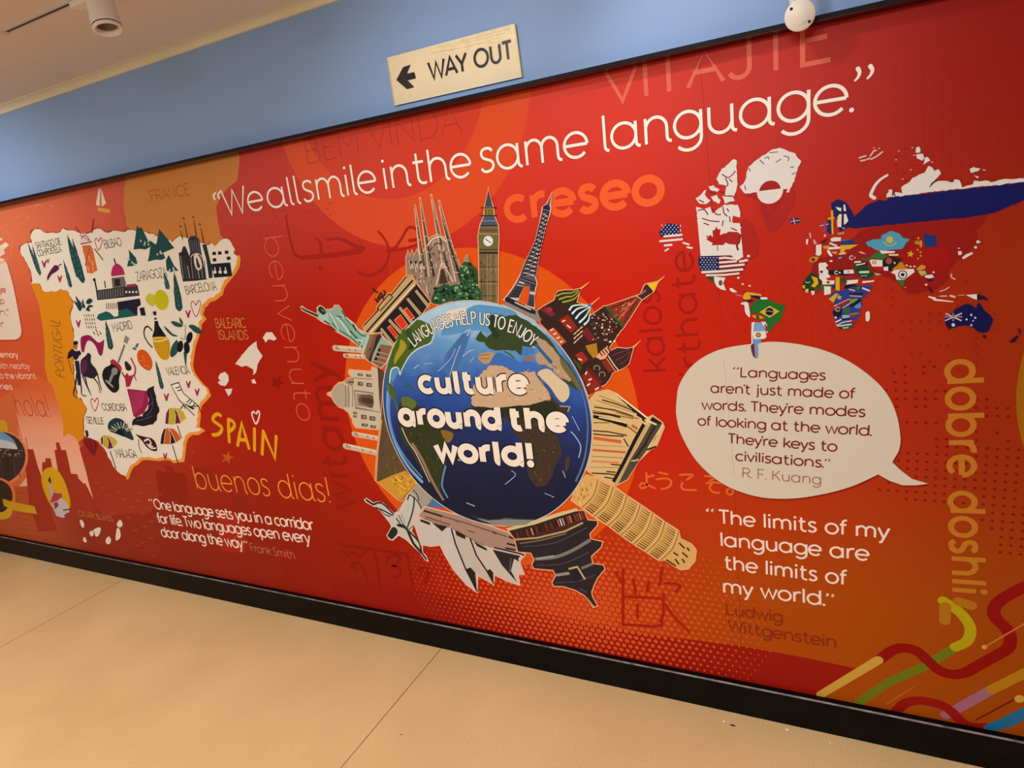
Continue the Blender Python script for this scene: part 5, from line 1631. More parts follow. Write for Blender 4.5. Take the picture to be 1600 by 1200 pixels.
# --- the globe itself
GL = circle_fit(P('604,591 615,541 630,517.5 652,499 680,485 709,475 740,472 781,479 825,493 856,514 875,542 901,580 912.5,610 920,642 924,666 923,697 916,730 905,754 885,782 838,811 745,811 710,801 650.5,752 624,712 609,672 601,641'))
OCE = bpy.data.materials.new('ocean_print')
OCE.use_nodes = True
nt = OCE.node_tree
bs = nt.nodes['Principled BSDF']
bs.inputs['Roughness'].default_value = 0.42; bs.inputs['Specular IOR Level'].default_value = 0.09
tc = nt.nodes.new('ShaderNodeTexCoord'); sx = nt.nodes.new('ShaderNodeSeparateXYZ'); nt.links.new(tc.outputs['Object'], sx.inputs[0])
ng = nt.nodes.new('ShaderNodeTexNoise'); ng.inputs['Scale'].default_value = 9; ng.inputs['Detail'].default_value = 4; nt.links.new(tc.outputs['Object'], ng.inputs['Vector'])
ma = nt.nodes.new('ShaderNodeMath'); ma.operation = 'MULTIPLY_ADD'; ma.inputs[1].default_value = 0.16
nt.links.new(ng.outputs['Fac'], ma.inputs[0]); nt.links.new(sx.outputs['Z'], ma.inputs[2])
col = ramp(maprange(ma.outputs[0], GL[1] - GL[2] + .08, GL[1] + GL[2] + .08), [(0.0, '#1c2036'), (0.22, '#222748'), (0.42, '#26366e'), (0.6, '#2c4c98'), (0.78, '#3a66b4'), (0.93, '#6aa0d4'), (1.0, '#b0d2e8')])
nt.links.new(col, bs.inputs['Base Color'])
A = Art()
A.wall(wdisc((GL[0], GL[1], GL[2] + .004), 96), '#e6d6c0')
A.wall(wdisc((GL[0], GL[1], GL[2] + .0015), 96), '#8a96a8')
A.wall(wdisc(GL, 96), OCE)
GO = A.build('globe_picture', MURAL)
A = Art()
A.line(smooth(P('612,580 607,610 606.5,640 612,672 623,702 640,730 660,752'), False), (3, 5), '#7fa9dc')
A.line(smooth(P('613,600 609,630 611,660 620,690 637,718 660,745'), False), (4, 2.5), '#5c8cc8')
A.line(smooth(P('896,585 912,620 919,665 914,715 900,752'), False), (1.5, 3), '#5a74a0', cap=False)
A.fill(smooth(P('735,480 755,476 800,484 812,500 790,512 765,520 742,516 700,524 690,520 705,500')), '#5c98cc')
A.fill(smooth(P('695,560 712,535 725,520 736,518 728,545 716,575 702,590')), '#4474ae')
for q, w in (('704,585 712,560 720,540', 1.4), ('685,580 705,560 712,545', 1), ('724,556 733,549 740,546', 1.4), ('735,566 741,558', 1), ('648,575 655,570', 1.6), ('664,568 676,567', 1), ('727,519 735,515 731,524', 2.4), ('745,517 738,526', 1.6), ('717,718 727,720 735,718', 2), ('738,622 742,624', 2.4), ('893,674 900,682 908,697 905,714', 1.6), ('800,735 806,742 790,756', 1), ('895,650 906,672', 1), ('880,735 884,745', 1.2), ('826,716 828,722', 1), ('852,770 866,776', 1), ('730,785 742,790', 1.4)):
    A.line(q, w, '#a8bedc', sm=True)
A.fill(P('600,625 740,640 860,622 960,628 1130,634 1040,680 880,692 740,675', **g5), '#8b8b88')
A.line(P('560,600 700,640 860,630 1130,636', **g5), 1.2, '#4a4a50')
A.build('sea_patches', GO)
A = Art()
A.fill(jag(P('500,310 400,410 300,480 225,620 175,740 140,880 125,1050 135,1150 170,1240 230,1320 250,1300 215,1180 170,1100 160,1000 190,925 260,915 285,1000 315,925 335,870 400,775 490,690 580,645 660,610 700,565 680,540 720,480 705,430 650,370 560,320', **g1), .5, 5, 4), '#4a6422')
A.fill(smooth(P('300,560 370,640 330,720 270,800 215,870 225,770 275,660', **g1)), '#a89a2c'); A.fill(smooth(P('380,420 470,480 520,560 480,640 420,600 360,520', **g1)), '#33502a'); A.fill(smooth(P('420,600 490,590 470,650 400,690', **g1)), '#1e3a1e')
A.line(P('290,1000 315,925 400,775 490,690 580,645 660,610 690,570 720,480', **g1), 1.8, '#cfe2ea', sm=True); A.line(P('160,1100 165,1000 190,925 260,915 285,1000', **g1), 2, '#d6e8ee', sm=True)
A.fill(smooth(P('170,1030 190,940 240,930 265,960 230,1040 190,1090', **g1)), '#5a96c8')
A.line(smooth(P('606,606 612,618 619,628 622,640'), False), 3.4, '#4c6a2a'); A.line('632,606 640,602 648,607', 2, '#3a5a2c', sm=True)
A.fill(jag(P('850,250 900,195 1050,165 1120,160 1105,260 1010,300 930,330 870,380 830,340 760,300 800,260', **g1), .6, 6, 4), '#e4dac6')
A.fill(smooth(P('690,330 740,280 790,300 760,360 700,380', **g1)), '#b8bcc4')
A.fill(jag(P('1230,560 1260,500 1300,455 1330,500 1395,560 1350,600 1280,590', **g1), .4, 7, 3), '#34521e')
A.build('landmass', GO, 'green western continent and pale ice lands')
A = Art()
A.fill(jag(P('100,380 130,260 200,240 330,270 450,250 600,330 760,440 900,580 1000,740 1110,860 1200,1000 1290,1190 1180,1180 1000,1040 880,900 740,600 690,640 600,660 540,640 520,760 440,700 300,690 200,700 110,670 60,590 110,520 160,470', **g2), .6, 8, 4), '#39482a')
A.fill(smooth(P('120,300 180,250 210,330 200,420 250,500 200,560 150,470 110,400', **g2)), '#2a3a20')
A.fill(jag(P('700,560 760,540 850,600 960,720 1060,850 1150,970 1200,1060 1120,1080 1000,1040 930,960 880,900 800,880 720,860 700,760 760,700 740,620', **g2), .8, 9, 4), '#b89a7c')
for i in range(46):
    x, y = 840 + rnd.random() * 44, 536 + rnd.random() * 60
    if (x - 762) * .9 - (y - 480) * 0 < 60 + (y - 530) * .95 and y > 530 + (x - 840) * .9:
        A.line([(x, y), (x + rnd.uniform(2, 5), y + rnd.uniform(1, 4))], rnd.uniform(.7, 1.6), rnd.choice(['#7a4c38', '#e2cfae', '#8a6a50', '#4a3428', '#d8b898']), cap=False)
A.fill(smooth(P('1010,780 1100,880 1200,1030 1280,1190 1240,1190 1130,1040 1020,880', **g2)), '#6c6844')
A.fill(jag(P('5,740 120,715 190,730 160,800 125,850 60,870 0,820 -20,780', **g2), .5, 10, 3), '#be9866'); A.line(P('0,760 120,745', **g2), 1.2, '#8a6038'); A.line(P('10,800 110,800', **g2), 1.2, '#8a6038')
A.fill(smooth(P('150,810 230,725 330,760 420,800 520,850 560,830 700,860 705,950 570,965 460,975 360,900 280,875 150,860', **g2)), '#3c70c0')
A.line(P('310,710 370,740 430,790', **g2), (2.4, 3.4), '#4a6a3c', sm=True); A.fill(smooth(P('530,745 545,660 620,655 700,720 620,752 560,765', **g2)), '#4382c4')
A.line(P('720,635 760,690 830,770 890,840', **g2), (4.5, 6), '#2a6494', sm=True); A.fill(smooth(P('560,790 640,770 690,790 640,820 590,830', **g2)), '#a06c50')
A.fill(jag(P('737,632 741,602 751,585 766,571 785,571 807,582 822,581 837,580 846,592 858,608 868,624 876,634 891,635 888,642 875,672 871,681 875,690 879,705 874,719 867,730 864,742 855,758 838,759.5 828,746 823,731 821,705 814,685 804,676 799,660 786,653 752,646 741,640'), .6, 11, 4), '#43352a')
A.fill(jag(P('737,630 741,602 751,585 766,571 785,571 807,582 822,581 837,580 846,592 856,606 862,622 850,633 830,636 800,638 770,640 745,636'), .8, 12, 4), '#ccab88')
A.fill(jag(P('740,634 770,637 800,634 830,632 858,624 872,634 868,648 840,654 800,650 786,651 752,645'), .7, 13, 4), '#2c2f22')
for i in range(60):
    x, y = rnd.uniform(742, 860), rnd.uniform(576, 632)
    A.line([(x, y), (x + rnd.uniform(2, 6), y + rnd.uniform(-1, 2))], rnd.uniform(.8, 2), rnd.choice(['#d8b898', '#b8906c', '#e0c6a2', '#c29c7c', '#a87458']), cap=False) if abs(y - 600) < 26 and x < 842 + (y - 580) * .4 and x > 752 else None
for i in range(50):
    x, y = rnd.uniform(816, 868), rnd.uniform(660, 752)
    if x > 814 + (y - 660) * .16 and x < 872 - max(0, y - 700) * .22:
        A.line([(x, y), (x + rnd.uniform(-1, 2), y + rnd.uniform(2, 5))], rnd.uniform(.8, 2), rnd.choice(['#55422f', '#2c241c', '#6a4c34', '#3a2c22', '#7a4a38']), cap=False)
A.fill(smooth(P('841,583 857,576 874,590 888,602 890,618 881,628 872,622 860,604')), '#dcc8a4')
A.line('838,583 846,595 858,610 868,624', 2, '#2f5f9c', sm=True); A.fill(ell(887, 724, 3.6, 12, 8), '#4c3c2c')
A.line('876,634 891,635 888,642', 1.6, '#c8a08c')
A.build('landmass', GO, 'sandy and dark eastern continents')
A = Art()
A.fill(jag(P('624,632 631,622.5 638,621 649,626 657,636 664,650 680,662 690,668 705,670 711,677.5 709,685 701,692 698,705 697.5,727 694,741 692,755 690,765 695,780 690,776 672,752 660,735 651,718 641,702 630,690 626,673 623,650'), .6, 14, 4), '#343a20')
speck(A, P('630,630 690,670 690,740 636,690'), 50, ['#4a4c26', '#262c1a', '#5a5430', '#30381f'], seed=15); A.fill(smooth(P('690,672 708,676 706,688 698,690')), '#8a6a30')
A.fill(smooth(P('628,622 640,620 652,630 644,640 632,640')), '#5f7430')
A.line(smooth(P('645,692 655,708 663,722 672,742 684,765 694,781'), False), (5, 4), '#98785f', cap=False); A.line(smooth(P('629,668 638,688 650,706 661,728 672,752'), False), 1.5, '#d6cfd0'); A.line(smooth(P('697,728 693,745 692,760 700,776'), False), 3, '#5f8cc0')
A.build('landmass', GO, 'dark green southern continent at lower left')
A = Art()
K = dict(tail=True, sp=.28, halo=(1.7, '#10131f'), xh=True, dotk=1.15)
put(A, 'culture', (659.5, 611), (824, 611.8), 21, 9.2, '#f6e9d8', **K)
put(A, 'around', (628.5, 661.5), (784, 667.8), 20, 9.8, '#f6e9d8', **K)
put(A, 'the', (800, 668.3), (886, 671.2), 22, 10.0, '#f6e9d8', **K)
put(A, 'world!', (685, 716.5), (830, 725), 21, 9.8, '#f6e9d8', **K)
A.build('title_lettering', GO)
A = Art()
PATH = [W(*p) for p in smooth(P('649,541 654,536 661,530.5 668,525.5 682,518 699,511.5 716,508 731,506 747,506 762,508 775,511 788,515 804,521 818,530 826,536 836,544'), False)]
acc = [0.0]
for i in range(1, len(PATH)):
    acc.append(acc[-1] + math.hypot(PATH[i][0] - PATH[i - 1][0], PATH[i][1] - PATH[i - 1][1]))
LTXT = 'LANGUAGES HELP US TO ENJOY...'
TOT = layout(LTXT, False, .2)[1]


def onpath(x, y):
    s_ = max(0.0, min(x / TOT, 1)) * acc[-1]
    i = 1
    while i < len(acc) - 1 and acc[i] < s_:
        i += 1
    f = (s_ - acc[i - 1]) / (acc[i] - acc[i - 1])
    a, b_ = PATH[i - 1], PATH[i]
    tx, tz = (b_[0] - a[0]) / (acc[i] - acc[i - 1]), (b_[1] - a[1]) / (acc[i] - acc[i - 1])
    H = 18.5 * mscale(740, 500)
    return (a[0] + (b_[0] - a[0]) * f - tz * y * H, a[1] + (b_[1] - a[1]) * f + tx * y * H)


put(A, LTXT, (649, 541), (836, 544), 18, 2.0, '#faf3e6', sp=.2, fn=onpath, halo=(.8, '#20303c'))
A.build('curved_lettering', GO)
# ------------------------------------------------------------------ world map made of flags
LAYER[0] = 820
m1, m2, m3, m4 = dict(x0=1020, y0=220, k=8), dict(x0=1020, y0=350, k=8), dict(x0=1120, y0=430, k=10), dict(x0=1220, y0=300, k=10)
m5, m6, m7, m8 = dict(x0=1240, y0=390, k=10), dict(x0=1340, y0=220, k=8), dict(x0=1370, y0=330, k=8), dict(x0=1420, y0=430, k=8.889)
WF, RD_, NV, YL, GN = '#e2dcd6', '#a01a14', '#141a52', '#d8a820', '#1c6a28'
A = Art()
for q in ('1150,366 1160,345 1175,352 1185,380 1182,400 1165,402', '1195,345 1210,330 1222,300 1240,296 1238,320 1222,350 1205,362'):
    A.fill(jag(smooth(P(q)), .8, 5, 4), '#ac2018')
A.fill(jag(P('1365,352 1545,329 1538,346 1524,358 1527,378 1514,388 1507,402 1496,406 1484,418 1482,436 1466,448 1440,456 1420,460 1400,440 1375,430 1350,420 1330,420 1320,380 1345,362'), 1.6, 6, 4), '#94160f')
A.fill(jag(P('1275,405 1300,400 1350,395 1380,405 1372,425 1330,430 1300,425 1276,432 1262,440'), 1, 7, 4), '#8e1614')
WM = A.build('world_map', MURAL)


def flag(fn, label):
    A = Art()
    fn(A)
    return A.build('country_flag', WM, label)


def us(A):
    A.fill(jag(P('100,150 80,100 130,40 190,-10 240,0 330,10 335,130 110,160', **m2), .5, 1, 3), NV)
    for q in ('145,155 360,135', '95,215 365,190', '150,268 235,260'):
        A.line(P(q, **m2), 3.4, WF)
    A.line(P('385,235 450,255', **m2), 3, WF); A.line(P('435,290 490,300', **m2), 3, WF); A.line(P('155,335 195,310', **m2), 2.6, WF)
    for i in range(5):
        for j in range(5):
            x, y = 115 + i * 45 + (j % 2) * 22, 15 + j * 27
            if x < 330:
                A.fill(ell(1020 + x / 8, 350 + y / 8, 1.1, 1.0, n=6), '#c8cce0')
    A.fill(P('342,10 352,10 352,35 342,35', **m2), WF); A.fill(P('342,65 354,65 354,95 344,95', **m2), WF)
    A.fill(P('575,405 820,395 830,580 610,590 590,570 570,480', **m2), NV)
    for i in range(6):
        for j in range(6):
            x, y = 600 + i * 40 + (j % 2) * 20, 420 + j * 29
            if x < 815:
                A.fill(ell(1020 + x / 8, 350 + y / 8, 1.1, 1.0, n=6), '#c4c8dc')
    A.fill(P('820,395 980,400 1040,430 1050,480 1200,440 1150,520 1130,580 1060,640 900,650 760,650 640,620 610,590 830,580', **m2), '#7c1418')
    for q, w in (('825,430 900,420 1030,435', 3.2), ('828,482 1050,465', 3.2), ('1080,470 1190,450', 3.4), ('830,535 1150,505', 3.4), ('610,602 830,592 1130,565', 3.6), ('665,640 900,635 1085,615', 3)):
        A.line(P(q, **m2), w, WF, cap=False)
    A.fill(ell(1020 + 1197 / 8, 350 + 400 / 8, 2.4, 2), WF)


flag(us, 'stars and stripes country')


def canada(A):
    A.fill(jag(P('845,375 920,310 1010,230 1045,235 1060,540 1040,620 1010,690 900,690 920,560 830,540 800,480 830,400', **m1), .8, 2, 4), WF)
    for q in ('700,570 760,560 830,610 800,640 720,610', '540,720 600,680 660,610 650,680 720,750 660,800 580,780', '730,700 800,680 850,740 820,790 760,750', '870,690 1000,700 1020,750 900,780'):
        A.fill(jag(P(q, **m1), .9, 3, 3.5), WF)
    A.fill(jag(P('545,830 640,850 720,830 750,900 860,820 890,800 1060,800 1095,900 1090,960 1000,940 1000,1030 1060,1080 900,1080 960,1100 800,1180 700,1180 640,1020 560,1010', **m1), .8, 4, 4), WF)
    A.fill(P('560,1005 1090,1030 1130,1450 1050,1500 980,1430 600,1440', **m1), WF)
    for q in ('870,420 940,460 1000,420 1030,380', '910,470 940,540 920,570', '960,480 990,510', '900,690 1000,690', '700,640 780,660', '570,870 640,860 690,920', '620,970 720,1000 830,1010', '750,870 800,920 850,920', '880,830 890,900 930,940', '960,950 970,1010', '980,1090 1050,1120', '640,1030 700,1050', '880,1000 870,1060', '930,850 950,880', '850,640 900,650', '580,740 640,770'):
        A.line(P(q, **m1), 1.8, '#841818', sm=True)
    A.fill(P('890,130 950,95 1060,100 1110,140 1090,240 1050,260 950,250 880,220', **m2), '#a82418'); A.line(P('1085,140 1080,220 1050,270 1065,320', **m2), 3, '#8a1c14'); A.fill(ell(1020 + 1085 / 8, 350 + 45 / 8, 2.6, 2), WF)
    A.fill(P('795,30 815,65 850,65 840,140 900,110 895,180 905,240 880,265 810,262 735,268 750,240 665,190 690,175 660,145 710,150 715,130 755,165 745,80 775,75', **m2), '#b01a14'); A.line(P('810,262 812,335', **m2), 1.2, '#6a3a28', cap=False)


flag(canada, 'red maple leaf country with broken northern islands')


def green(A):
    A.fill(jag(P('1085,570 1160,500 1165,420 1200,330 1260,270 1400,170 1500,100 1580,90 1680,120 1780,160 1810,220 1850,260 1820,330 1790,440 1740,560 1700,640 1600,640 1300,640 1150,665', **m1), .8, 5, 4), WF)
    A.fill(P('1140,668 1320,645 1600,608 1690,600 1640,700 1560,800 1500,900 1440,1010 1380,960 1340,860 1340,760', **m1), '#a81c1a')
    c = circle_fit(P('1320,640 1380,520 1470,480 1560,520 1605,620 1560,740 1460,775 1360,730', **m1))
    A.wall(wdisc((c[0], c[1], c[2] + .003), 48), WF)
    top_ = [W(1020 + x / 8, 220 + y / 8) for x, y in ((1322, 640), (1605, 608))]
    up, lo = [], []
    for i in range(49):
        a = math.radians(7.5 * i)
        x, z = c[0] + c[2] * .93 * math.cos(a), c[1] + c[2] * .93 * math.sin(a)
        f = (x - top_[0][0]) / (top_[1][0] - top_[0][0])
        zl = top_[0][1] + (top_[1][1] - top_[0][1]) * f
        (up if z > zl else lo).append((x, z))
    A.wall(up, '#a01a18')
    for q in ('1400,220 1440,200 1450,230', '1340,240 1390,290', '1540,270 1600,230', '1200,340 1220,380', '1150,560 1160,610', '1460,150 1560,140', '1640,190 1700,210 1690,250', '1720,330 1760,330', '1740,420 1780,400'):
        A.line(P(q, **m1), 1.5, '#6a5a56', sm=True)


flag(green, 'white and red circle island')


def iceland(A):
    A.fill(P('1233,344 1240,340 1251,342 1250,347 1243,349 1238,350', ), '#2c2450'); A.line('1236,346 1250,344', 1.4, '#c8a8b8'); A.line('1240,341 1242,350', 1.4, '#c8a8b8')


flag(iceland, 'small dark island with a pale cross')


A = Art()
A.fill(P('660,650 770,660 770,740 720,710', **m2), '#2f4a2c'); A.fill(P('765,655 910,670 880,740 920,830 850,815 800,780 770,720', **m2), WF)
A.build('country_flag', WM)
A = Art()
A.fill(ell(1020 + 848 / 8, 350 + 735 / 8, 3, 4.4), '#5c5040'); A.fill(P('960,800 990,800 1060,850 1010,855 970,835', **m2), WF); A.line(P('1040,880 1110,900', **m2), 2, '#c87080')
for x, y in ((1070, 672), (1125, 750), (1212, 772)):
    A.fill(ell(1020 + x / 8, 350 + y / 8, 2.2, 1.6), WF if x == 1070 else '#e0b0a4')
A.build('country_flag', WM)


A = Art()
A.fill(smooth(P('410,330 470,265 640,285 700,300 670,330 540,320 520,370 430,375', **m3)), YL); A.fill(P('500,310 650,315 730,350 680,375 600,360', **m3), NV); A.fill(P('410,395 560,385 580,410 500,420', **m3), NV); A.fill(P('680,340 790,345 795,380 690,385', **m3), WF)
A.build('country_flag', WM)
A = Art()
A.fill(smooth(P('375,450 400,425 480,420 505,500 520,650 470,620 440,560 430,470', **m3)), WF)
A.build('country_flag', WM)
A = Art()
A.fill(jag(P('515,520 560,430 620,390 680,380 830,380 870,420 960,440 1010,450 1070,510 1040,570 1010,640 1000,720 900,750 870,830 810,880 780,850 800,770 740,700 740,640 640,590 520,570', **m3), .5, 1, 4), GN)
A.build('country_flag', WM)
A = Art()
A.fill(P('668,575 825,475 980,562 828,662', **m3), YL); A.fill(ell(1120 + 825 / 10, 430 + 568 / 10, 6.4, 6.0), '#14163c'); A.line(P('765,560 825,555 885,575', **m3), .9, '#98a0c8')
A.build('country_flag', WM)
A = Art()
A.fill(P('555,625 640,610 740,665 640,690 560,650', **m3), '#c8a028'); A.fill(P('610,620 660,620 670,690 620,690', **m3), '#3c4c24'); A.line(P('560,615 640,610', **m3), 1.6, '#a02c1c')
A.build('country_flag', WM)
A = Art()
A.fill(P('545,740 590,725 570,880 560,1000 570,1100 600,1250 545,1180 540,900', **m3), WF)
A.build('country_flag', WM)
A = Art()
A.fill(P('590,730 700,740 760,800 760,870 570,880', **m3), '#7aa0d0'); A.fill(P('570,880 760,870 780,960 740,995 570,995', **m3), WF); A.fill(P('565,995 690,995 700,1030 640,1080 620,1280 560,1180', **m3), '#6a98cc'); A.fill(ell(1120 + 650 / 10, 430 + 932 / 10, 4.2, 4), '#8a6428'); A.fill(ell(1120 + 650 / 10, 430 + 932 / 10, 2.2, 2), '#c89c3c')
A.build('country_flag', WM)
A = Art()
A.fill(P('690,725 760,725 790,790 730,790', **m3), WF); A.fill(P('735,780 775,760 770,790', **m3), '#20202c')
A.build('country_flag', WM)
A = Art()
A.fill('1173,540 1178,535 1181,552 1182,560 1177,557 1174,548', '#7a1c2a'); A.fill('1178,532 1184,532 1185,550 1184,560 1180,557', '#6a98cc')
A.build('country_flag', WM)
A = Art()
A.fill(P('760,870 800,880 790,910', **m3), '#c8d0c8')
A.build('country_flag', WM)


def russia(A):
    A.fill(jag(P('-40,940 30,880 120,800 260,740 350,750 390,715 600,690 1600,575 2080,520 2080,740 1700,900 1400,955 800,1010 0,1090 -110,1080 -230,1140 -240,1060 -230,1000 -320,880 -330,780 -260,730 -160,760 -100,830', **m6), .7, 1, 4), '#10145c')
    A.fill(jag(P('355,705 390,610 430,610 430,700 460,640 560,660 545,580 620,540 680,470 760,420 840,390 880,310 930,330 960,370 1010,350 1045,400 980,470 900,560 1000,500 1080,500 1200,520 1200,480 1270,500 1310,580 1440,540 1460,500 1600,500 1700,520 1800,480 2080,470 2080,515 1600,568 900,640 600,685', **m6), .9, 2, 4), WF)
    A.line(P('900,575 980,490', **m6), 1.6, '#3a2a34'); A.line(P('445,620 470,700', **m6), 1.6, '#6a2a2c')
    A.line(P('370,430 290,480 230,540 190,610 165,680 210,715', **m6), (3.6, 5.4), WF, sm=True)
    for q in ('730,90 760,70 790,110 780,150 720,150', '730,170 820,160 830,220 800,250 740,220', '840,210 870,200 910,250 860,270 820,300', '1400,350 1450,330 1530,350 1500,380 1410,400', '1450,430 1510,450 1500,470', '1550,355 1600,365 1590,375'):
        A.fill(jag(P(q, **m6), .5, 3, 3), WF)
    for q in ('20,215 60,200 100,190', '40,250 100,240', '160,190 200,130 230,120', '170,230 230,200 310,140', '120,230 150,220'):
        A.line(P(q, **m6), 2.6, '#e0b4a8')
    for x, y in ((205, 90), (270, 95), (515, 128), (480, 237), (685, 88), (705, 182), (930, 268), (665, 362), (565, 478)):
        A.fill(ell(1340 + x / 8, 220 + y / 8, 1.7, 1.4, n=8), '#e89080')


flag(russia, 'wide white and blue northern country')


A = Art()
A.fill(P('850,230 960,190 1000,195 1030,280 1055,450 1000,550 890,550 880,450 940,360 840,300', **m4), '#141c44')
for q in ('855,232 945,250 940,305 890,280', '980,195 1005,195 1020,300 980,290', '905,350 950,345 945,550 885,545 880,450', '985,345 1020,345 1055,450 1000,510 985,500'):
    A.fill(P(q, **m4), WF)
A.build('country_flag', WM)
A = Art()
A.fill(P('730,450 790,430 800,650 780,670 720,610', **m4), '#1a2260'); A.fill(P('780,290 815,285 825,660 795,660', **m4), YL); A.line(P('750,415 885,395', **m4), 3, YL); A.line(P('840,250 860,400', **m4), 4, '#1a2260')
A.build('country_flag', WM)
A = Art()
A.line(P('610,530 740,500', **m4), 1.4, '#c8b0c0'); A.line(P('690,460 690,620', **m4), 3, '#7a4a78'); A.fill(P('880,640 990,620 990,660 890,670', **m4), '#b88a5c'); A.fill(P('950,560 1000,555 990,580', **m4), '#c8b8a8')
A.build('country_flag', WM)


A = Art()
A.fill(P('445,640 465,635 475,720 455,715', **m4), '#e0b8ac'); A.fill(P('395,735 430,735 420,820 395,810', **m4), WF); A.fill(P('505,740 530,750 570,810 520,815', **m4), '#d8a0a4')
A.build('country_flag', WM)
A = Art()
A.fill(P('545,830 635,815 635,970 595,1000 545,980', **m4), WF); A.fill(P('535,830 548,830 548,960 538,950', **m4), '#1a1a40'); A.fill(P('620,780 780,700 700,760 650,800', **m4), '#20181c'); A.fill(P('640,790 780,780 780,830 650,835', **m4), '#98181c'); A.fill(P('650,840 760,830 760,890 680,890', **m4), '#d08c20')
A.build('country_flag', WM)
A = Art()
A.fill(P('775,730 840,705 940,710 940,765 790,775', **m4), WF); A.fill(P('780,780 930,770 920,830 850,850', **m4), '#981820'); A.line(P('770,800 870,840', **m4), 2.6, WF); A.line(P('760,880 910,870', **m4), 3.6, WF)
A.build('country_flag', WM)
A = Art()
A.fill(P('945,765 1080,745 1200,810 930,830', **m4), '#1c3488'); A.fill(P('930,830 1210,820 1080,890 1000,900 990,950 930,960', **m4), YL); A.fill(P('960,745 1060,735 1080,750 960,765', **m4), '#5c6a3c')
A.build('country_flag', WM)
A = Art()
A.fill(P('450,1040 490,1010 600,1010 560,1080 490,1100 445,1090', **m4), '#c88a2c'); A.fill(ell(1220 + 505 / 10, 300 + 1055 / 10, 3, 2.6), '#5a2018')
A.build('country_flag', WM)
A = Art()
A.fill(P('720,900 760,910 810,1000 780,1010 730,950', **m4), WF); A.fill(P('790,930 880,930 870,970 820,960', **m4), '#c89c6c'); A.fill(P('900,960 1020,940 1010,970 910,980', **m4), '#d8c898'); A.fill(P('900,1000 960,1000 950,1050 900,1040', **m4), '#4a4a80'); A.line(P('905,1035 940,1025', **m4), 1.2, '#c8c8d8')
A.build('country_flag', WM)
A = Art()
A.line(ell(1220 + 1105 / 10, 300 + 1025 / 10, 3.0, 2.9, a0=50, a1=310), 1.2, '#ecd0c8'); A.fill(star(1220 + 1158 / 10, 300 + 1025 / 10, 1.8), '#ecd0c8')
A.build('country_flag', WM)
A = Art()
A.fill(P('1210,930 1260,930 1340,970 1260,960', **m4), '#e0b0a0'); A.fill(ell(1220 + 690 / 10, 300 + 680 / 10, 1.8, 2.2), '#e0b0a8'); A.fill(ell(1220 + 785 / 10, 300 + 1078 / 10, 2.6, 1.5), '#f0c8c0')
A.build('country_flag', WM)


A = Art()
A.fill(jag(P('140,540 200,430 280,350 320,380 400,430 440,520 380,600 300,640 200,660 140,620', **m5), .5, 1, 3), '#123c1c'); A.fill(P('275,410 370,440 390,530 330,590 270,570 320,510', **m5), YL)
A.build('country_flag', WM)
A = Art()
A.line(ell(1240 + 222 / 10, 390 + 495 / 10, 3.2, 2.2, a0=10, a1=170), 1.0, '#d8d8b0'); A.fill(P('135,560 175,550 180,610 145,600', **m5), YL); A.fill(P('180,620 230,610 230,670 190,670', **m5), '#d8c058'); A.fill(P('270,640 330,650 320,700 290,710', **m5), WF); A.fill(P('320,590 420,560 400,660 340,680', **m5), '#6a3a24')
A.build('country_flag', WM)
A = Art()
A.fill(jag(P('390,210 500,200 540,250 500,280 540,330 540,380 620,470 470,540 440,480 400,440', **m5), .5, 2, 3), WF); A.fill(P('500,450 600,420 620,480 540,480', **m5), '#b02418'); A.fill(ell(1240 + 435 / 10, 390 + 345 / 10, 2.6, 2), '#402018'); A.line(P('410,390 450,380', **m5), 2, '#c8d0a0')
A.build('country_flag', WM)
A = Art()
A.fill(P('450,490 640,480 630,540 450,545', **m5), WF); A.fill(ell(1240 + 540 / 10, 390 + 510 / 10, 2.6, 2.2), '#b02018'); A.fill(P('410,560 600,550 600,620 420,630', **m5), GN); A.fill(P('475,570 580,575 580,690 480,710', **m5), WF)
A.build('country_flag', WM)
A = Art()
A.fill(P('540,325 770,315 940,370 800,405 550,385', **m5), '#15141c'); A.line(ell(1240 + 668 / 10, 390 + 358 / 10, 2.6, 2.4, a0=50, a1=310), 1.2, '#e0d8d0'); A.fill(star(1240 + 720 / 10, 390 + 358 / 10, 2.2), '#e8e0d8'); A.fill(P('780,320 930,310 945,370 785,378', **m5), WF); A.fill(ell(1240 + 855 / 10, 390 + 345 / 10, 2, 1.4), '#b09060')
A.build('country_flag', WM)
A = Art()
A.fill(P('655,430 720,425 720,640 655,630', **m5), YL); A.fill(P('600,550 655,540 655,620 610,610', **m5), '#1c2c70'); A.fill(P('720,440 790,420 800,500 730,560', **m5), '#5a3a24')
A.build('country_flag', WM)
A = Art()
A.fill(P('800,420 990,400 1010,460 820,470', **m5), '#a01c1c'); A.fill(P('820,480 1010,465 1000,520 820,545', **m5), WF); A.fill(P('800,550 980,540 970,600 780,610', **m5), '#14141c'); A.fill(P('760,430 800,430 840,510 800,540', **m5), '#2a4428')
A.build('country_flag', WM)
A = Art()
A.fill(P('950,250 1140,245 1180,300 1260,380 1200,440 1090,465 1010,410 960,330', **m5), '#144424'); A.line(P('1040,352 1165,348', **m5), 3.4, '#c8d8c4'); A.line(P('1050,410 1150,405', **m5), 1, '#a8c0a0')
A.build('country_flag', WM)
A = Art()
A.line(P('1090,505 1240,485', **m5), 3.4, WF); A.fill(P('1070,460 1260,460 1240,480 1080,490', **m5), '#a01c1c'); A.fill(P('960,200 1040,180 1160,220 1150,245 960,240', **m5), '#1a1618'); A.line(P('960,195 1040,190', **m5), 2.6, WF); A.line(P('980,240 1110,215', **m5), 1.8, WF)
A.build('country_flag', WM)


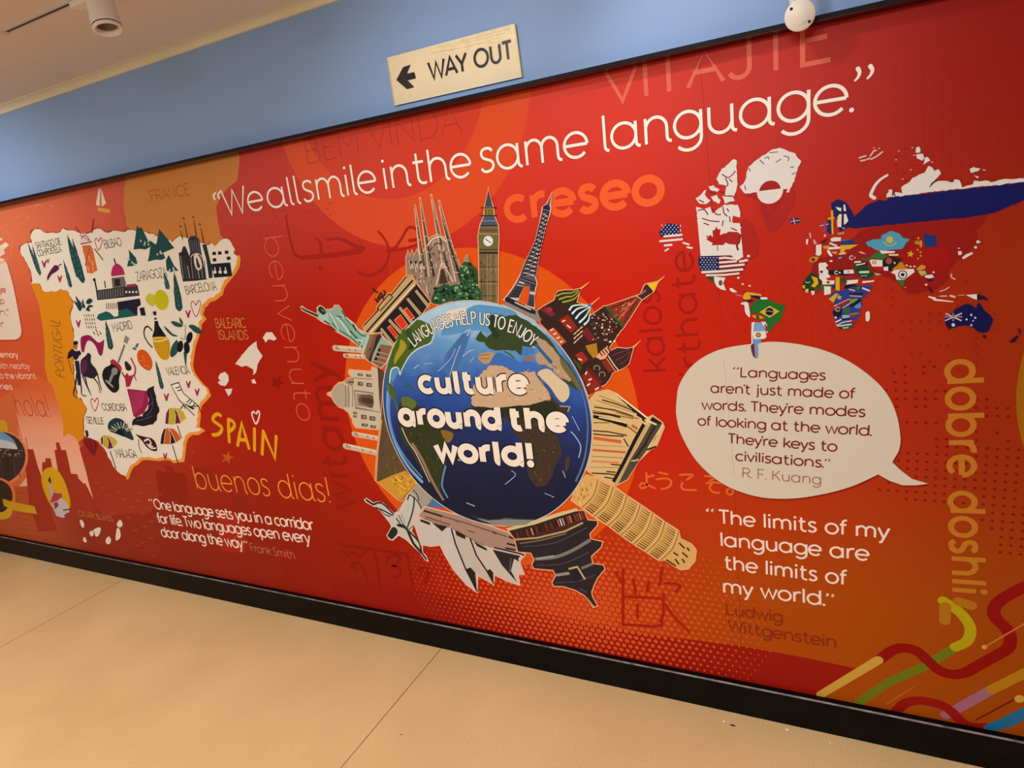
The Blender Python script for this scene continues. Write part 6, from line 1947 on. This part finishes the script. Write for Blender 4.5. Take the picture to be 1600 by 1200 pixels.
A = Art()
A.fill(jag(P('540,770 590,690 640,650 720,650 860,600 1000,560 1240,560 1180,660 1060,770 1070,900 1010,980 1040,1000 980,1100 920,1200 870,1240 760,1245 680,1200 650,1090 600,990 640,900 640,830', **m5), .6, 3, 3), '#2c3c90')
A.build('country_flag', WM)
A = Art()
A.fill(P('545,770 660,680 700,690 620,830', **m5), '#c8a828'); A.fill(star(1240 + 715 / 10, 390 + 745 / 10, 4.6), YL); A.line(P('640,880 870,770', **m5), 1.6, '#d8c8b8'); A.line(P('690,880 880,790', **m5), 4.2, '#a01c18'); A.line(P('770,910 890,830', **m5), 1.4, '#d8b868')
A.build('country_flag', WM)
A = Art()
A.fill(P('870,780 980,760 1020,790 930,850 890,830', **m5), '#6c9a30'); A.line(P('900,880 1030,790', **m5), 4.4, '#16181c'); A.fill(P('940,890 1040,820 1060,910 990,920', **m5), '#5a8ac4')
A.build('country_flag', WM)
A = Art()
A.fill(P('960,560 1060,560 1060,630 960,640', **m5), '#24443c'); A.fill(star(1240 + 1010 / 10, 390 + 600 / 10, 3.2), '#5a6ca0'); A.line(P('880,690 1070,690', **m5), 3, '#20181c'); A.line(P('880,720 1060,730', **m5), 1.6, '#c8a070'); A.line(P('870,620 950,640', **m5), 2, '#d0a8a0'); A.line(P('1080,600 1180,640', **m5), 2.6, '#e0c8b8')
A.build('country_flag', WM)
A = Art()
A.fill(P('610,960 760,920 750,1010 690,1080 640,1090', **m5), '#18161c'); A.line(ell(1240 + 690 / 10, 390 + 930 / 10, 3.4, 3, a0=30, a1=330), 1.4, '#c89a2c'); A.fill(ell(1240 + 658 / 10, 390 + 1060 / 10, 1.9), '#d8d0b8'); A.fill(P('770,930 880,900 870,990 790,1010', **m5), '#2a6a34')
A.build('country_flag', WM)
A = Art()
A.fill(P('760,1020 880,1020 860,1080 760,1080', **m5), '#8fb0d0'); A.line(P('750,1090 870,1075', **m5), 2.6, '#18161c'); A.line(P('880,1060 970,1020', **m5), 3, '#98241c'); A.line(P('660,1130 740,1090', **m5), 2, WF); A.line(P('880,1010 1010,990', **m5), 2.4, '#8a7a40'); A.line(P('870,1130 990,1110', **m5), 3.4, '#a02018'); A.line(P('670,1180 780,1130 900,1110', **m5), 1.6, '#d0d0d8')
A.build('country_flag', WM)
A = Art()
A.fill(P('680,1190 760,1150 900,1160 920,1200 870,1240 760,1246', **m5), '#1c5a2c'); A.line(P('690,1195 790,1180 900,1165', **m5), 1.8, WF); A.line(P('760,1225 850,1215', **m5), 1.6, '#d8c8a0'); A.line(P('700,1205 760,1230', **m5), 2, '#14141c')
A.build('country_flag', WM)
A = Art()
A.fill(smooth(P('1130,980 1180,965 1190,1060 1170,1115 1130,1110 1125,1050', **m5)), WF)
A.build('country_flag', WM)


def kazakh(A):
    A.fill(jag(P('-140,390 -60,355 50,350 60,300 130,270 180,245 240,265 290,290 320,330 410,350 360,400 320,470 200,480 100,490 0,490 -60,450 -110,440', **m7), .5, 1, 3), '#4a9cbc')
    A.fill(ell(1370 + 160 / 8, 330 + 355 / 8, 5.4, 5.2), '#d8ac3c'); A.line(P('85,390 130,425 190,430 240,385', **m7), 1.2, '#c8b45c', sm=True)


flag(kazakh, 'light blue country with a yellow sun')


A = Art()
A.fill(P('30,490 230,500 220,520 60,530', **m7), WF); A.fill(P('-90,580 0,510 150,560 60,600', **m7), '#2c7434'); A.fill(P('-100,600 70,610 70,690 -60,690', **m7), WF); A.line(ell(1370 - 32 / 8, 330 + 640 / 8, 2.6, 2.2), 1.2, '#a03c34', closed=True); A.fill(P('-70,690 70,690 90,740 0,745', **m7), '#a81c18'); A.fill(P('-40,770 60,790 0,800', **m7), '#e0c0b4'); A.line(P('-180,595 -80,600', **m7), 3, '#1e6a30')
A.build('country_flag', WM)
A = Art()
A.fill(jag(P('65,640 110,580 200,565 320,600 260,660 200,740 150,740 140,690 80,690', **m7), .5, 2, 3), '#1c1c18'); A.fill(ell(1370 + 150 / 8, 330 + 620 / 8, 5, 5), '#a04a40'); A.fill(P('205,630 235,640 225,665', **m7), WF); A.fill(P('80,700 140,690 140,745 90,740', **m7), WF); A.line(P('160,545 260,545', **m7), 2.6, '#e0d0a0')
A.build('country_flag', WM)
A = Art()
A.fill(jag(P('450,410 400,480 340,520 250,520 330,600 420,650 520,690 610,640 660,760 780,750 880,700 940,620 900,520 830,450 740,450 600,460', **m7), .6, 3, 4), '#a2120e')
A.build('country_flag', WM)
A = Art()
A.fill(star(1370 + 420 / 8, 330 + 535 / 8, 6, rot=-80), YL)
for x, y in ((508, 482), (545, 512), (547, 557), (513, 590)):
    A.fill(star(1370 + x / 8, 330 + y / 8, 2.1), YL)
A.build('country_flag', WM)
A = Art()
A.fill(P('580,290 630,280 660,300 740,300 745,440 610,450 595,400', **m7), '#1c3078'); A.line(P('485,395 555,410', **m7), 3, '#c89030'); A.line(P('550,375 550,440', **m7), 3, '#c89030'); A.fill(P('500,345 520,315 530,350', **m7), '#d8a050'); A.line(P('485,375 530,375', **m7), 1.4, '#c89030')
A.build('country_flag', WM)


def india(A):
    A.fill(P('195,715 250,680 290,630 330,650 350,700 420,720 300,740 200,735', **m7), '#cc7a1c'); A.fill(P('175,765 215,735 460,720 470,760 430,790 340,855 245,855 230,790', **m7), WF); A.fill(P('245,858 345,858 335,930 310,940 280,900', **m7), '#2c7030')
    A.line(ell(1370 + 322 / 8, 330 + 792 / 8, 6.4, 6), 1.8, '#5c5e74', closed=True); A.fill(ell(1370 + 322 / 8, 330 + 792 / 8, 3, 2.8), '#1c1c3c'); A.fill(ell(1370 + 355 / 8, 330 + 950 / 8, 1.3), '#e08a50')
    for x, y in ((372, 677), (420, 690), (470, 690)):
        A.fill(ell(1370 + x / 8, 330 + y / 8, 2, 1.4), '#e0c8b8')


flag(india, 'orange white and green peninsula with a wheel')


A = Art()
A.fill(jag(P('490,720 560,665 610,690 600,720 520,745', **m7), .4, 1, 3), '#cc9030'); A.fill(jag(P('510,750 600,740 620,780 560,810', **m7), .4, 2, 3), '#a8b85c'); A.fill(P('600,800 690,790 715,825 650,840 600,825', **m7), WF); A.fill(P('610,845 700,850 690,880 640,880', **m7), '#3a1430'); A.fill(ell(1370 + 707 / 8, 330 + 762 / 8, 2, 1.5), '#e0c0b0'); A.fill(ell(1370 + 615 / 8, 330 + 918 / 8, 2, 1.8), '#f0c8a8')
A.build('country_flag', WM)
A = Art()
A.line(P('650,950 690,1010', **m7), 3.5, '#4a1428'); A.line(P('650,1068 720,1090', **m7), (2, 4), WF); A.line(P('720,1105 950,1130', **m7), (3.4, 1.6), '#e8ccc0'); A.line(P('790,1060 870,1058', **m7), 1.8, '#e0b0a4'); A.line(P('920,1055 970,1070', **m7), 3, '#e0b8ac'); A.line(P('1020,1050 1090,1045', **m7), 1.4, '#d09080'); A.line(P('790,1000 850,980 900,950', **m7), 2.2, '#d89088', sm=True)
A.build('country_flag', WM)
A = Art()
A.line(P('930,785 930,820 975,850', **m7), 2.2, '#e89878', sm=True); A.fill(P('1110,1045 1250,1035 1250,1105 1200,1090', **m7), WF); A.fill(P('1250,1035 1340,1060 1400,1115 1320,1100 1250,1105', **m7), '#181430')
for q in ('1000,460 1040,455', '1010,500 1060,500 1060,540 1020,550', '1240,380 1260,360 1300,385 1250,405', '1215,440 1245,435 1250,465 1220,465', '1060,580 1110,540 1190,510 1200,530 1080,600'):
    A.fill(P(q + (' 1035,470' if q.startswith('1000') else ''), **m7), WF)
A.build('country_flag', WM)


def austr(A):
    A.fill(jag(P('495,620 520,560 600,530 640,470 720,430 800,395 870,410 930,460 960,380 990,400 1040,480 1120,550 1170,610 1140,700 1100,780 1020,800 940,770 880,720 760,690 640,720 560,745 515,710', **m8), .5, 1, 3.5), '#0e104a')
    for q, w, k_ in (('500,575 740,575', 1.8, '#b0a0b8'), ('615,525 615,635', 1.8, '#b0a0b8'), ('510,530 730,630', 2, '#c8b8c4'), ('500,630 735,525', 2, '#c8b8c4'), ('520,575 730,575', .9, '#8a2430'), ('615,530 615,630', .9, '#8a2430')):
        A.line(P(q, **m8), w, k_, cap=False)
    for x, y, r in ((615, 688, 3.4), (865, 550, 2.1), (920, 590, 2.1), (800, 612, 1.9), (890, 630, 1.4), (865, 692, 2.0)):
        A.fill(star(1420 + x / 8.889, 430 + y / 8.889, r, .6, n=7), '#d4d6e6')
    A.fill(smooth(P('1020,835 1060,830 1075,855 1050,880', **m8)), '#3a0c1c')


flag(austr, 'dark blue island continent with white stars')


def nz(A):
    A.fill(jag(P('1395,915 1450,870 1500,830 1520,860 1470,920 1420,935', **m8), .4, 1, 3), '#2a0c2c'); A.fill(jag(P('1510,740 1525,725 1560,770 1540,830 1520,800', **m8), .4, 2, 3), '#5c1430')


flag(nz, 'pair of dark islands at the right edge')
# ------------------------------------------------------------------ things hung on the wall or from the ceiling
# paper sign over the mural
paper = mat('sign_paper', rgb('#ecd9b4'), 0.45, spec=0.2, noise=(7, 0.03))
tape = mat('sign_tape', rgb('#f0dfb4'), 0.25, spec=0.4, noise=(40, 0.08))
ivory = mat('sign_edge', rgb('#d9c878'), 0.45)
inkk = mat('sign_black', (0.008, 0.009, 0.010, 1), 0.4)
YS = -0.001
q = [at(x, y, 0.0) for x, y in P('605,90.5 804,37 816,119.5 618.5,164')]
b = MB()
f = [Vector((p.x, YS - 0.001, p.z)) for p in q]
k = [Vector((p.x, 0.0055, p.z)) for p in q]
b.add(f + k, [(0, 3, 2, 1), (4, 5, 6, 7), (0, 1, 5, 4), (1, 2, 6, 5), (2, 3, 7, 6), (3, 0, 4, 7)], paper)
SIGN = tag(b.build('way_out_sign'), 'cream paper direction sign reading WAY OUT on the blue wall above the mural', 'sign')


class Sg(Art):
    def next(self):
        self.y = YS - 0.00115 - 0.00004 * getattr(self, 'n', 0)
        self.n = getattr(self, 'n', 0) + 1

    def raw(self, pts, faces, col):
        k_, o = self._m(col), len(self.v)
        self.v += [(x, self.y, z_) for x, z_ in pts]
        for f_ in faces:
            self.f.append([i + o for i in f_]); self.mi.append(k_)


s6 = dict(x0=590, y0=25, k=6.667)
A = Sg()
A.fill(P('510,345 1410,95 1440,120 1440,270 1380,285 900,370 600,400', **s6), tape)
for w_ in ('540,352 1000,235 1390,130', '700,330 1100,240 1330,180', '640,370 900,330 1250,230', '1000,300 1280,270 1400,230', '560,380 800,355'):
    A.line(P(w_, **s6), .9, '#dcbf8c', cap=False)
A.build('tape_strip', SIGN, 'shiny creased tape along the top edge')
A = Sg(); A.n = 10
A.line(P('108,450 185,935', **s6), 2.2, ivory, cap=False); A.line(P('1430,90 1500,630', **s6), 2.2, ivory, cap=False); A.line(P('185,930 1505,632', **s6), 1.6, '#f4e8cc', cap=False)
A.build('border_edge', SIGN)
A = Sg(); A.n = 24
A.fill(P('200,668 270,535 350,508 312,602 388,585 405,652 320,672 388,742 312,765', **s6), inkk)
A.build('arrow', SIGN, 'black arrow pointing left')
A = Sg(); A.n = 26
# WAY
put(A, 'WAY', (673, 124.5), (731.5, 110), 26.5, 4.6, inkk, sp=.06)
put(A, 'OUT', (744, 106.5), (802, 91), 26.5, 4.6, inkk, sp=.20)
A.build('lettering', SIGN)

white = mat('fitting_white', (0.78, 0.74, 0.70, 1), 0.4, spec=0.4)
dark = mat('fitting_dark', (0.01, 0.01, 0.01, 1), 0.5)
lens = mat('lamp_lens', (0.10, 0.075, 0.07, 1), 0.25, spec=0.5)
metal = mat('track_metal', rgb('#cfc0b4'), 0.55)
groove = mat('track_groove', (0.03, 0.024, 0.022, 1), 0.6)


def onceil(px, py, z):
    d = ray(px, py)
    t_ = (z - CAM_H) / d[2]
    return Vector((d[0] * t_, d[1] * t_ - CAM_D, z))


tp = onceil(65, 27, Z_CEIL - 0.012)
yt = tp.y
xe = onceil(4, 51, Z_CEIL - 0.012).x
b = MB()
b.box(xe, yt - 0.013, Z_CEIL - 0.010, X1 - 0.4, yt + 0.013, Z_CEIL, metal)
TR = tag(b.build('lighting_track'), 'slim recessed lighting track running along the ceiling above the mural', 'light track')
b = MB(); b.box(xe + 0.01, yt - 0.0045, Z_CEIL - 0.0106, X1 - 0.41, yt + 0.0045, Z_CEIL - 0.0098, groove); b.build('groove', TR)
b = MB(); b.box(xe - 0.03, yt - 0.014, Z_CEIL - 0.012, xe + 0.004, yt + 0.014, Z_CEIL, metal); b.build('end_cap', TR, )

# white cylinder spotlight hanging from the track
sp = onceil(140, 0, Z_CEIL - 0.014)
sp.y = yt
base = Vector((sp.x, yt, Z_CEIL - 0.014))
lensc = onceil(169.5, 47.5, 2.29)
# keep the head on the vertical plane of the track: choose the depth where it lies under the adapter
d = ray(167.5, 41.5); t_ = (yt + CAM_D - 0.004) / d[1]; lensc = Vector((d[0] * t_, d[1] * t_ - CAM_D, CAM_H + d[2] * t_))
d = ray(153, -8); t_ = (yt + CAM_D + 0.005) / d[1]; topc = Vector((d[0] * t_, d[1] * t_ - CAM_D, CAM_H + d[2] * t_))
ax = (lensc - topc)
L = ax.length
axn = ax.normalized()
R = 0.040
E0 = bpy.data.objects.new('track_spotlight', None); COL.objects.link(E0); E0.location = base
tag(E0, 'unlit white cylinder spotlight hanging from the ceiling track at upper left', 'spotlight')


def under(o, e):
    o.parent = e
    o.matrix_parent_inverse = Matrix.Translation(-e.location)
    return o


b = MB()
b.lathe([(0.0, -0.012), (R * .86, -0.012), (R * .93, -0.004), (R * .95, .02), (R, L - 0.012), (R * 1.03, L - 0.006), (R * 1.03, L - 0.003), (R * .98, L - 0.002)], topc, axn, white, 40)
under(b.build('lamp_housing'), E0)
b = MB()
b.lathe([(R * .98, L - 0.002), (R * .98, L + 0.0005), (R * .95, L + 0.0005)], topc, axn, dark, 40); under(b.build('shadow_gap'), E0)
b = MB()
b.lathe([(R * .95, L), (R * 1.0, L + 0.003), (R * 1.01, L + 0.008), (R * .93, L + 0.011), (R * .8, L + 0.009), (R * .72, L - 0.004)], topc, axn, white, 40); under(b.build('front_ring'), E0)
b = MB()
b.lathe([(R * .74, L - 0.003), (R * .5, L - 0.012), (R * .3, L - 0.016), (0, L - 0.017)], topc, axn, lens, 40); under(b.build('reflector'), E0)
b = MB()
dirn = topc - base
b.lathe([(0.0, 0), (0.011, 0), (0.011, dirn.length), (0, dirn.length)], base, dirn, white, 16)
b.box(base.x - 0.055, yt - 0.017, Z_CEIL - 0.030, base.x + 0.03, yt + 0.017, Z_CEIL - 0.0135, white)
under(b.build('track_adapter'), E0)

# white round lamp head on a stem, seen from behind, by the top edge of the mural
YD = -0.085
cd = at(1250, 24, YD)
camp = Vector((0, -CAM_D, CAM_H))
nrm = (camp - cd).normalized()
RB = 0.0355 * 0.96
E1 = bpy.data.objects.new('stem_spotlight', None); COL.objects.link(E1)
stem_top = Vector((cd.x - 0.075, YD + 0.005, Z_CEIL))
E1.location = stem_top
tag(E1, 'small white disc-backed spotlight with two screw holes in front of the mural top edge', 'spotlight')
b = MB()
b.lathe([(0, 0.008), (RB * .93, 0.008), (RB * .985, 0.006), (RB, 0.002), (RB, -0.010), (RB * .9, -0.013), (0, -0.013)], cd, nrm, white, 44)
under(b.build('back_plate'), E1)
up = Vector((0, 0, 1)) - nrm * nrm.z; up.normalize()
rt = up.cross(nrm)
for px_, py_ in ((1236.3, 14), (1264.5, 33.5)):
    dd = ray(px_, py_)
    dv = Vector(dd)
    t_ = (cd + nrm * 0.008 - camp).dot(nrm) / dv.dot(nrm)
    hp = camp + dv * t_
    b = MB(); b.lathe([(0, 0.0006), (0.0033, 0.0006), (0.0036, 0.0), (0.0036, -0.001)], hp, nrm, dark, 16)
    under(b.build('screw_hole'), E1)
b = MB()
aim = (Vector((cd.x + 0.045, -0.0, cd.z - 0.13)) - cd).normalized()
b.lathe([(0, -0.01), (RB * .80, -0.01), (RB * .8, 0.0), (RB * .55, 0.03), (RB * .42, 0.038), (0, 0.036)], cd - nrm * 0.012, (-nrm * 1.0 + Vector((0.05, 0, -0.55))), white, 32)
under(b.build('lamp_housing'), E1)
b = MB()
e0 = at(1242, 10, YD + 0.004)
b.lathe([(0, 0), (0.011, 0), (0.0105, 0.03), (0.010, (stem_top - e0).length)], e0, stem_top - e0, white, 16)
b.lathe([(0, 0), (0.035, 0), (0.035, 0.012), (0.01, 0.02)], stem_top, (0, 0, -1), white, 24)
under(b.build('stem'), E1)

# crumbs on the floor in front of the skirting
crm = [((1131.5, 1127), '#efe2c8', 'cream crumb on the floor nearest the middle of the skirting', .006), ((1145, 1134), '#2a2420', 'dark splinter lying on the floor in front of the skirting', .008),
       ((1230, 1140), '#f4e8d0', 'pale chip on the floor right against the skirting', .007), ((1297, 1160), '#f0d8c0', 'pinkish fleck on the floor furthest right', .005), ((627, 1148), '#5a2c14', 'brown speck on the floor beside the floor seam', .004)]
for i, ((x, y), h, lab, s_) in enumerate(crm):
    p = onfloor(x, y)
    b = MB()
    r = random.Random(i)
    n = 7
    lo = [(p[0] + s_ * (1.5 if i == 1 else .8) * math.cos(2 * math.pi * j / n) * r.uniform(.7, 1.1), p[1] + s_ * (.35 if i == 1 else .8) * math.sin(2 * math.pi * j / n) * r.uniform(.7, 1.1), 0.0) for j in range(n)]
    hi = [(p[0] + (a - p[0]) * .6, p[1] + (c_ - p[1]) * .6, s_ * .5) for a, c_, _ in lo]
    b.add(lo + hi, [tuple(range(n))[::-1], tuple(range(n, 2 * n))] + [(j, (j + 1) % n, n + (j + 1) % n, n + j) for j in range(n)], mat('crumb_' + h[1:], rgb(h), 0.8))
    tag(b.build('crumb'), lab, 'crumb', 'crumbs on the floor')
